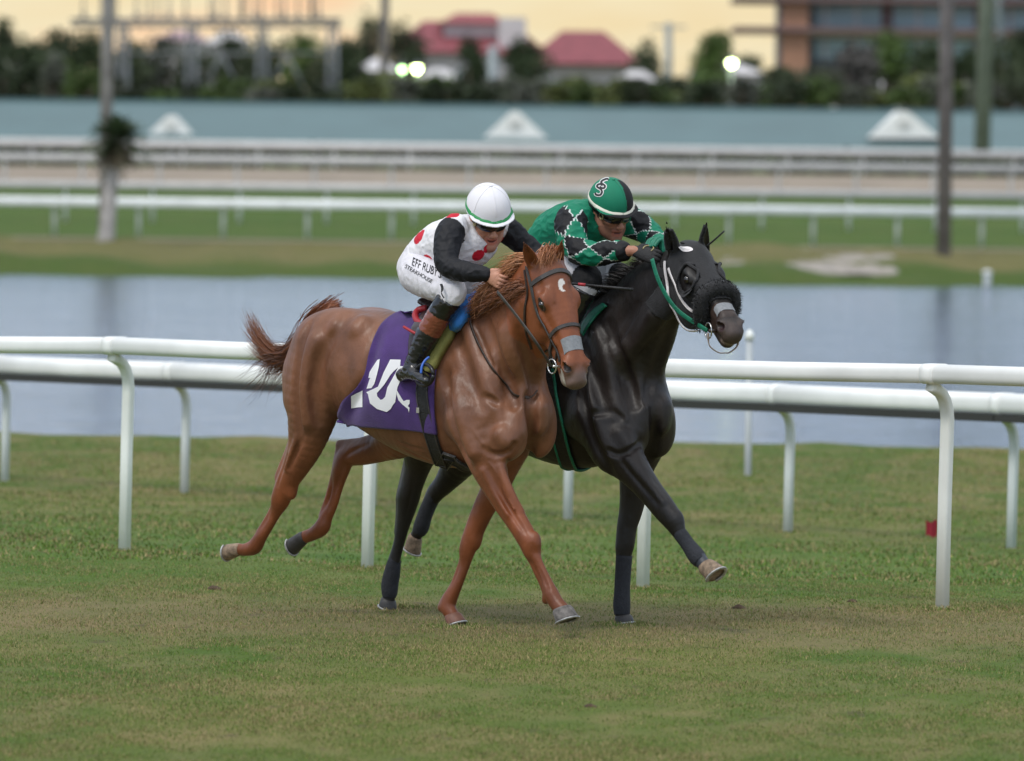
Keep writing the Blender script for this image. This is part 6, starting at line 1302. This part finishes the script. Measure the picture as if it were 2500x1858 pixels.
SB = dict(lo=np.array([-.40, -.55, 1.2]), hi=np.array([1.05, .46, 2.55]), face=faceB, label='jockey in green silks with black diamond sleeves and a green and black cap', torso=torB, arms=armB, legs=legB, feet=footB,
    neck=[(*K(1455, 540, 0), .062, .062), (*K(1468, 536, -.01), .055, .055), (*faceB(0, -.02, -.03), .052, .052)], hands=[(wN2, hN2, np.array([0, -.4, .9]), HB.dirl(np.array([.2, -.5, -.85]))), (wF2, hF2, np.array([0, .4, .9]), HB.dirl(np.array([-.2, -.5, -.85])))],
    jersey_cut=[(K(1334, 640, 0), np.array(torB[0][:3]) - np.array(torB[2][:3]))], waist=(K(1345, 615, 0), np.array(torB[3][:3]) - np.array(torB[0][:3])), nthigh=5, slv=-2, boot_top=-.1, wr=.009, wsc=(10, 10, 15),
    skin=(.36, .165, .105), stubble=.62, jersey_col=colJB, breech_col=colBB, boot_col=bootB, cap_col=capB, band_w=.020, band_m=mat('cream_band', (.66, .64, .54), .5), button_m=mat('cap_green', GRN, .5), seams=[.15])
jb = jockey(HB, SB)
# gloves
for i, (w, c, kn, sd) in enumerate(SB['hands']):
    F = Field(np.minimum(w, c) - .10, np.maximum(w, c) + .10, .005); fist(F, w, c, kn, sd, None); V, Fc = F.mesh(1); V = V + vnormals(V, Fc) * .003; g_ = new_obj('glove', np_mesh('glove', V, Fc), jb['root'], M_GLOVE)
    if i == 0:
        P = [cast(HB, bvh(V, Fc), u, v, .002)[0] for u, v in ((1570, 608), (1575, 602), (1588, 600), (1596, 606), (1590, 613))]; MB().tube(dens(P, 4), .0035, 6).build('gold_trim', M_GOGR, g_, True)
# green rein ends bunched in the hands
Vv = []; mb = MB()
for k in range(5):
    mb.tube(dens([K(1578 + 5 * k, 606 - k, .17), K(1584 + 6 * k, 588 - 3 * (k % 2), .15), K(1600 + 4 * k, 584 + 4 * (k % 3), .13), K(1612 + 2 * k, 604 + 3 * k, .12)], 5), .011, 6)
mb.build('rein_bight', M_GREENW, brB, True)
# interlocked letters on the cap, outlined in white
def stroke(pts, w):
    P = dens([(a, b, 0) for a, b in pts], 5)[:, :2]; L_, R_ = [], []
    for i in range(len(P)):
        t = P[min(i + 1, len(P) - 1)] - P[max(i - 1, 0)]; t = t / (np.linalg.norm(t) + 1e-9); n = np.array([-t[1], t[0]]) * w / 2; L_.append(P[i] + n); R_.append(P[i] - n)
    return [[tuple(L_[i]), tuple(L_[i + 1]), tuple(R_[i + 1]), tuple(R_[i])] for i in range(len(P) - 1)]
def s2(pts): return [(1200 + x / 2.753, 400 + y / 2.753) for x, y in pts]
S1 = s2([(742, 150), (738, 138), (718, 142), (712, 156), (736, 172), (744, 190), (732, 210), (706, 208), (700, 196)]); S2 = s2([(786, 108), (776, 104), (752, 112), (738, 126), (752, 140), (764, 150), (758, 164), (742, 164), (730, 156)])
wd = 0
for nm, m_, w_, of in (('cap_letter_edge', mat('letter_white', (.7, .7, .7), .6), 8.5, .0022), ('cap_letter', M_INK, 4.6, .0036)):
    decal(nm, HB, jb['cap'], stroke(S1, w_) + stroke(S2, w_), m_, jb['helmet'], of, 4.0)
# straw left in the far ear of the dark horse: a dark tie sticking out past it
MB().sweep(dens([HB.dep(1727, 600, 36.15), HB.dep(1745, 585, 36.12), HB.dep(1768, 564, 36.1)], 4), arc_prof(.012, .008, .002, 2)).build('ear_tie', M_BLACKW, horseB, True)
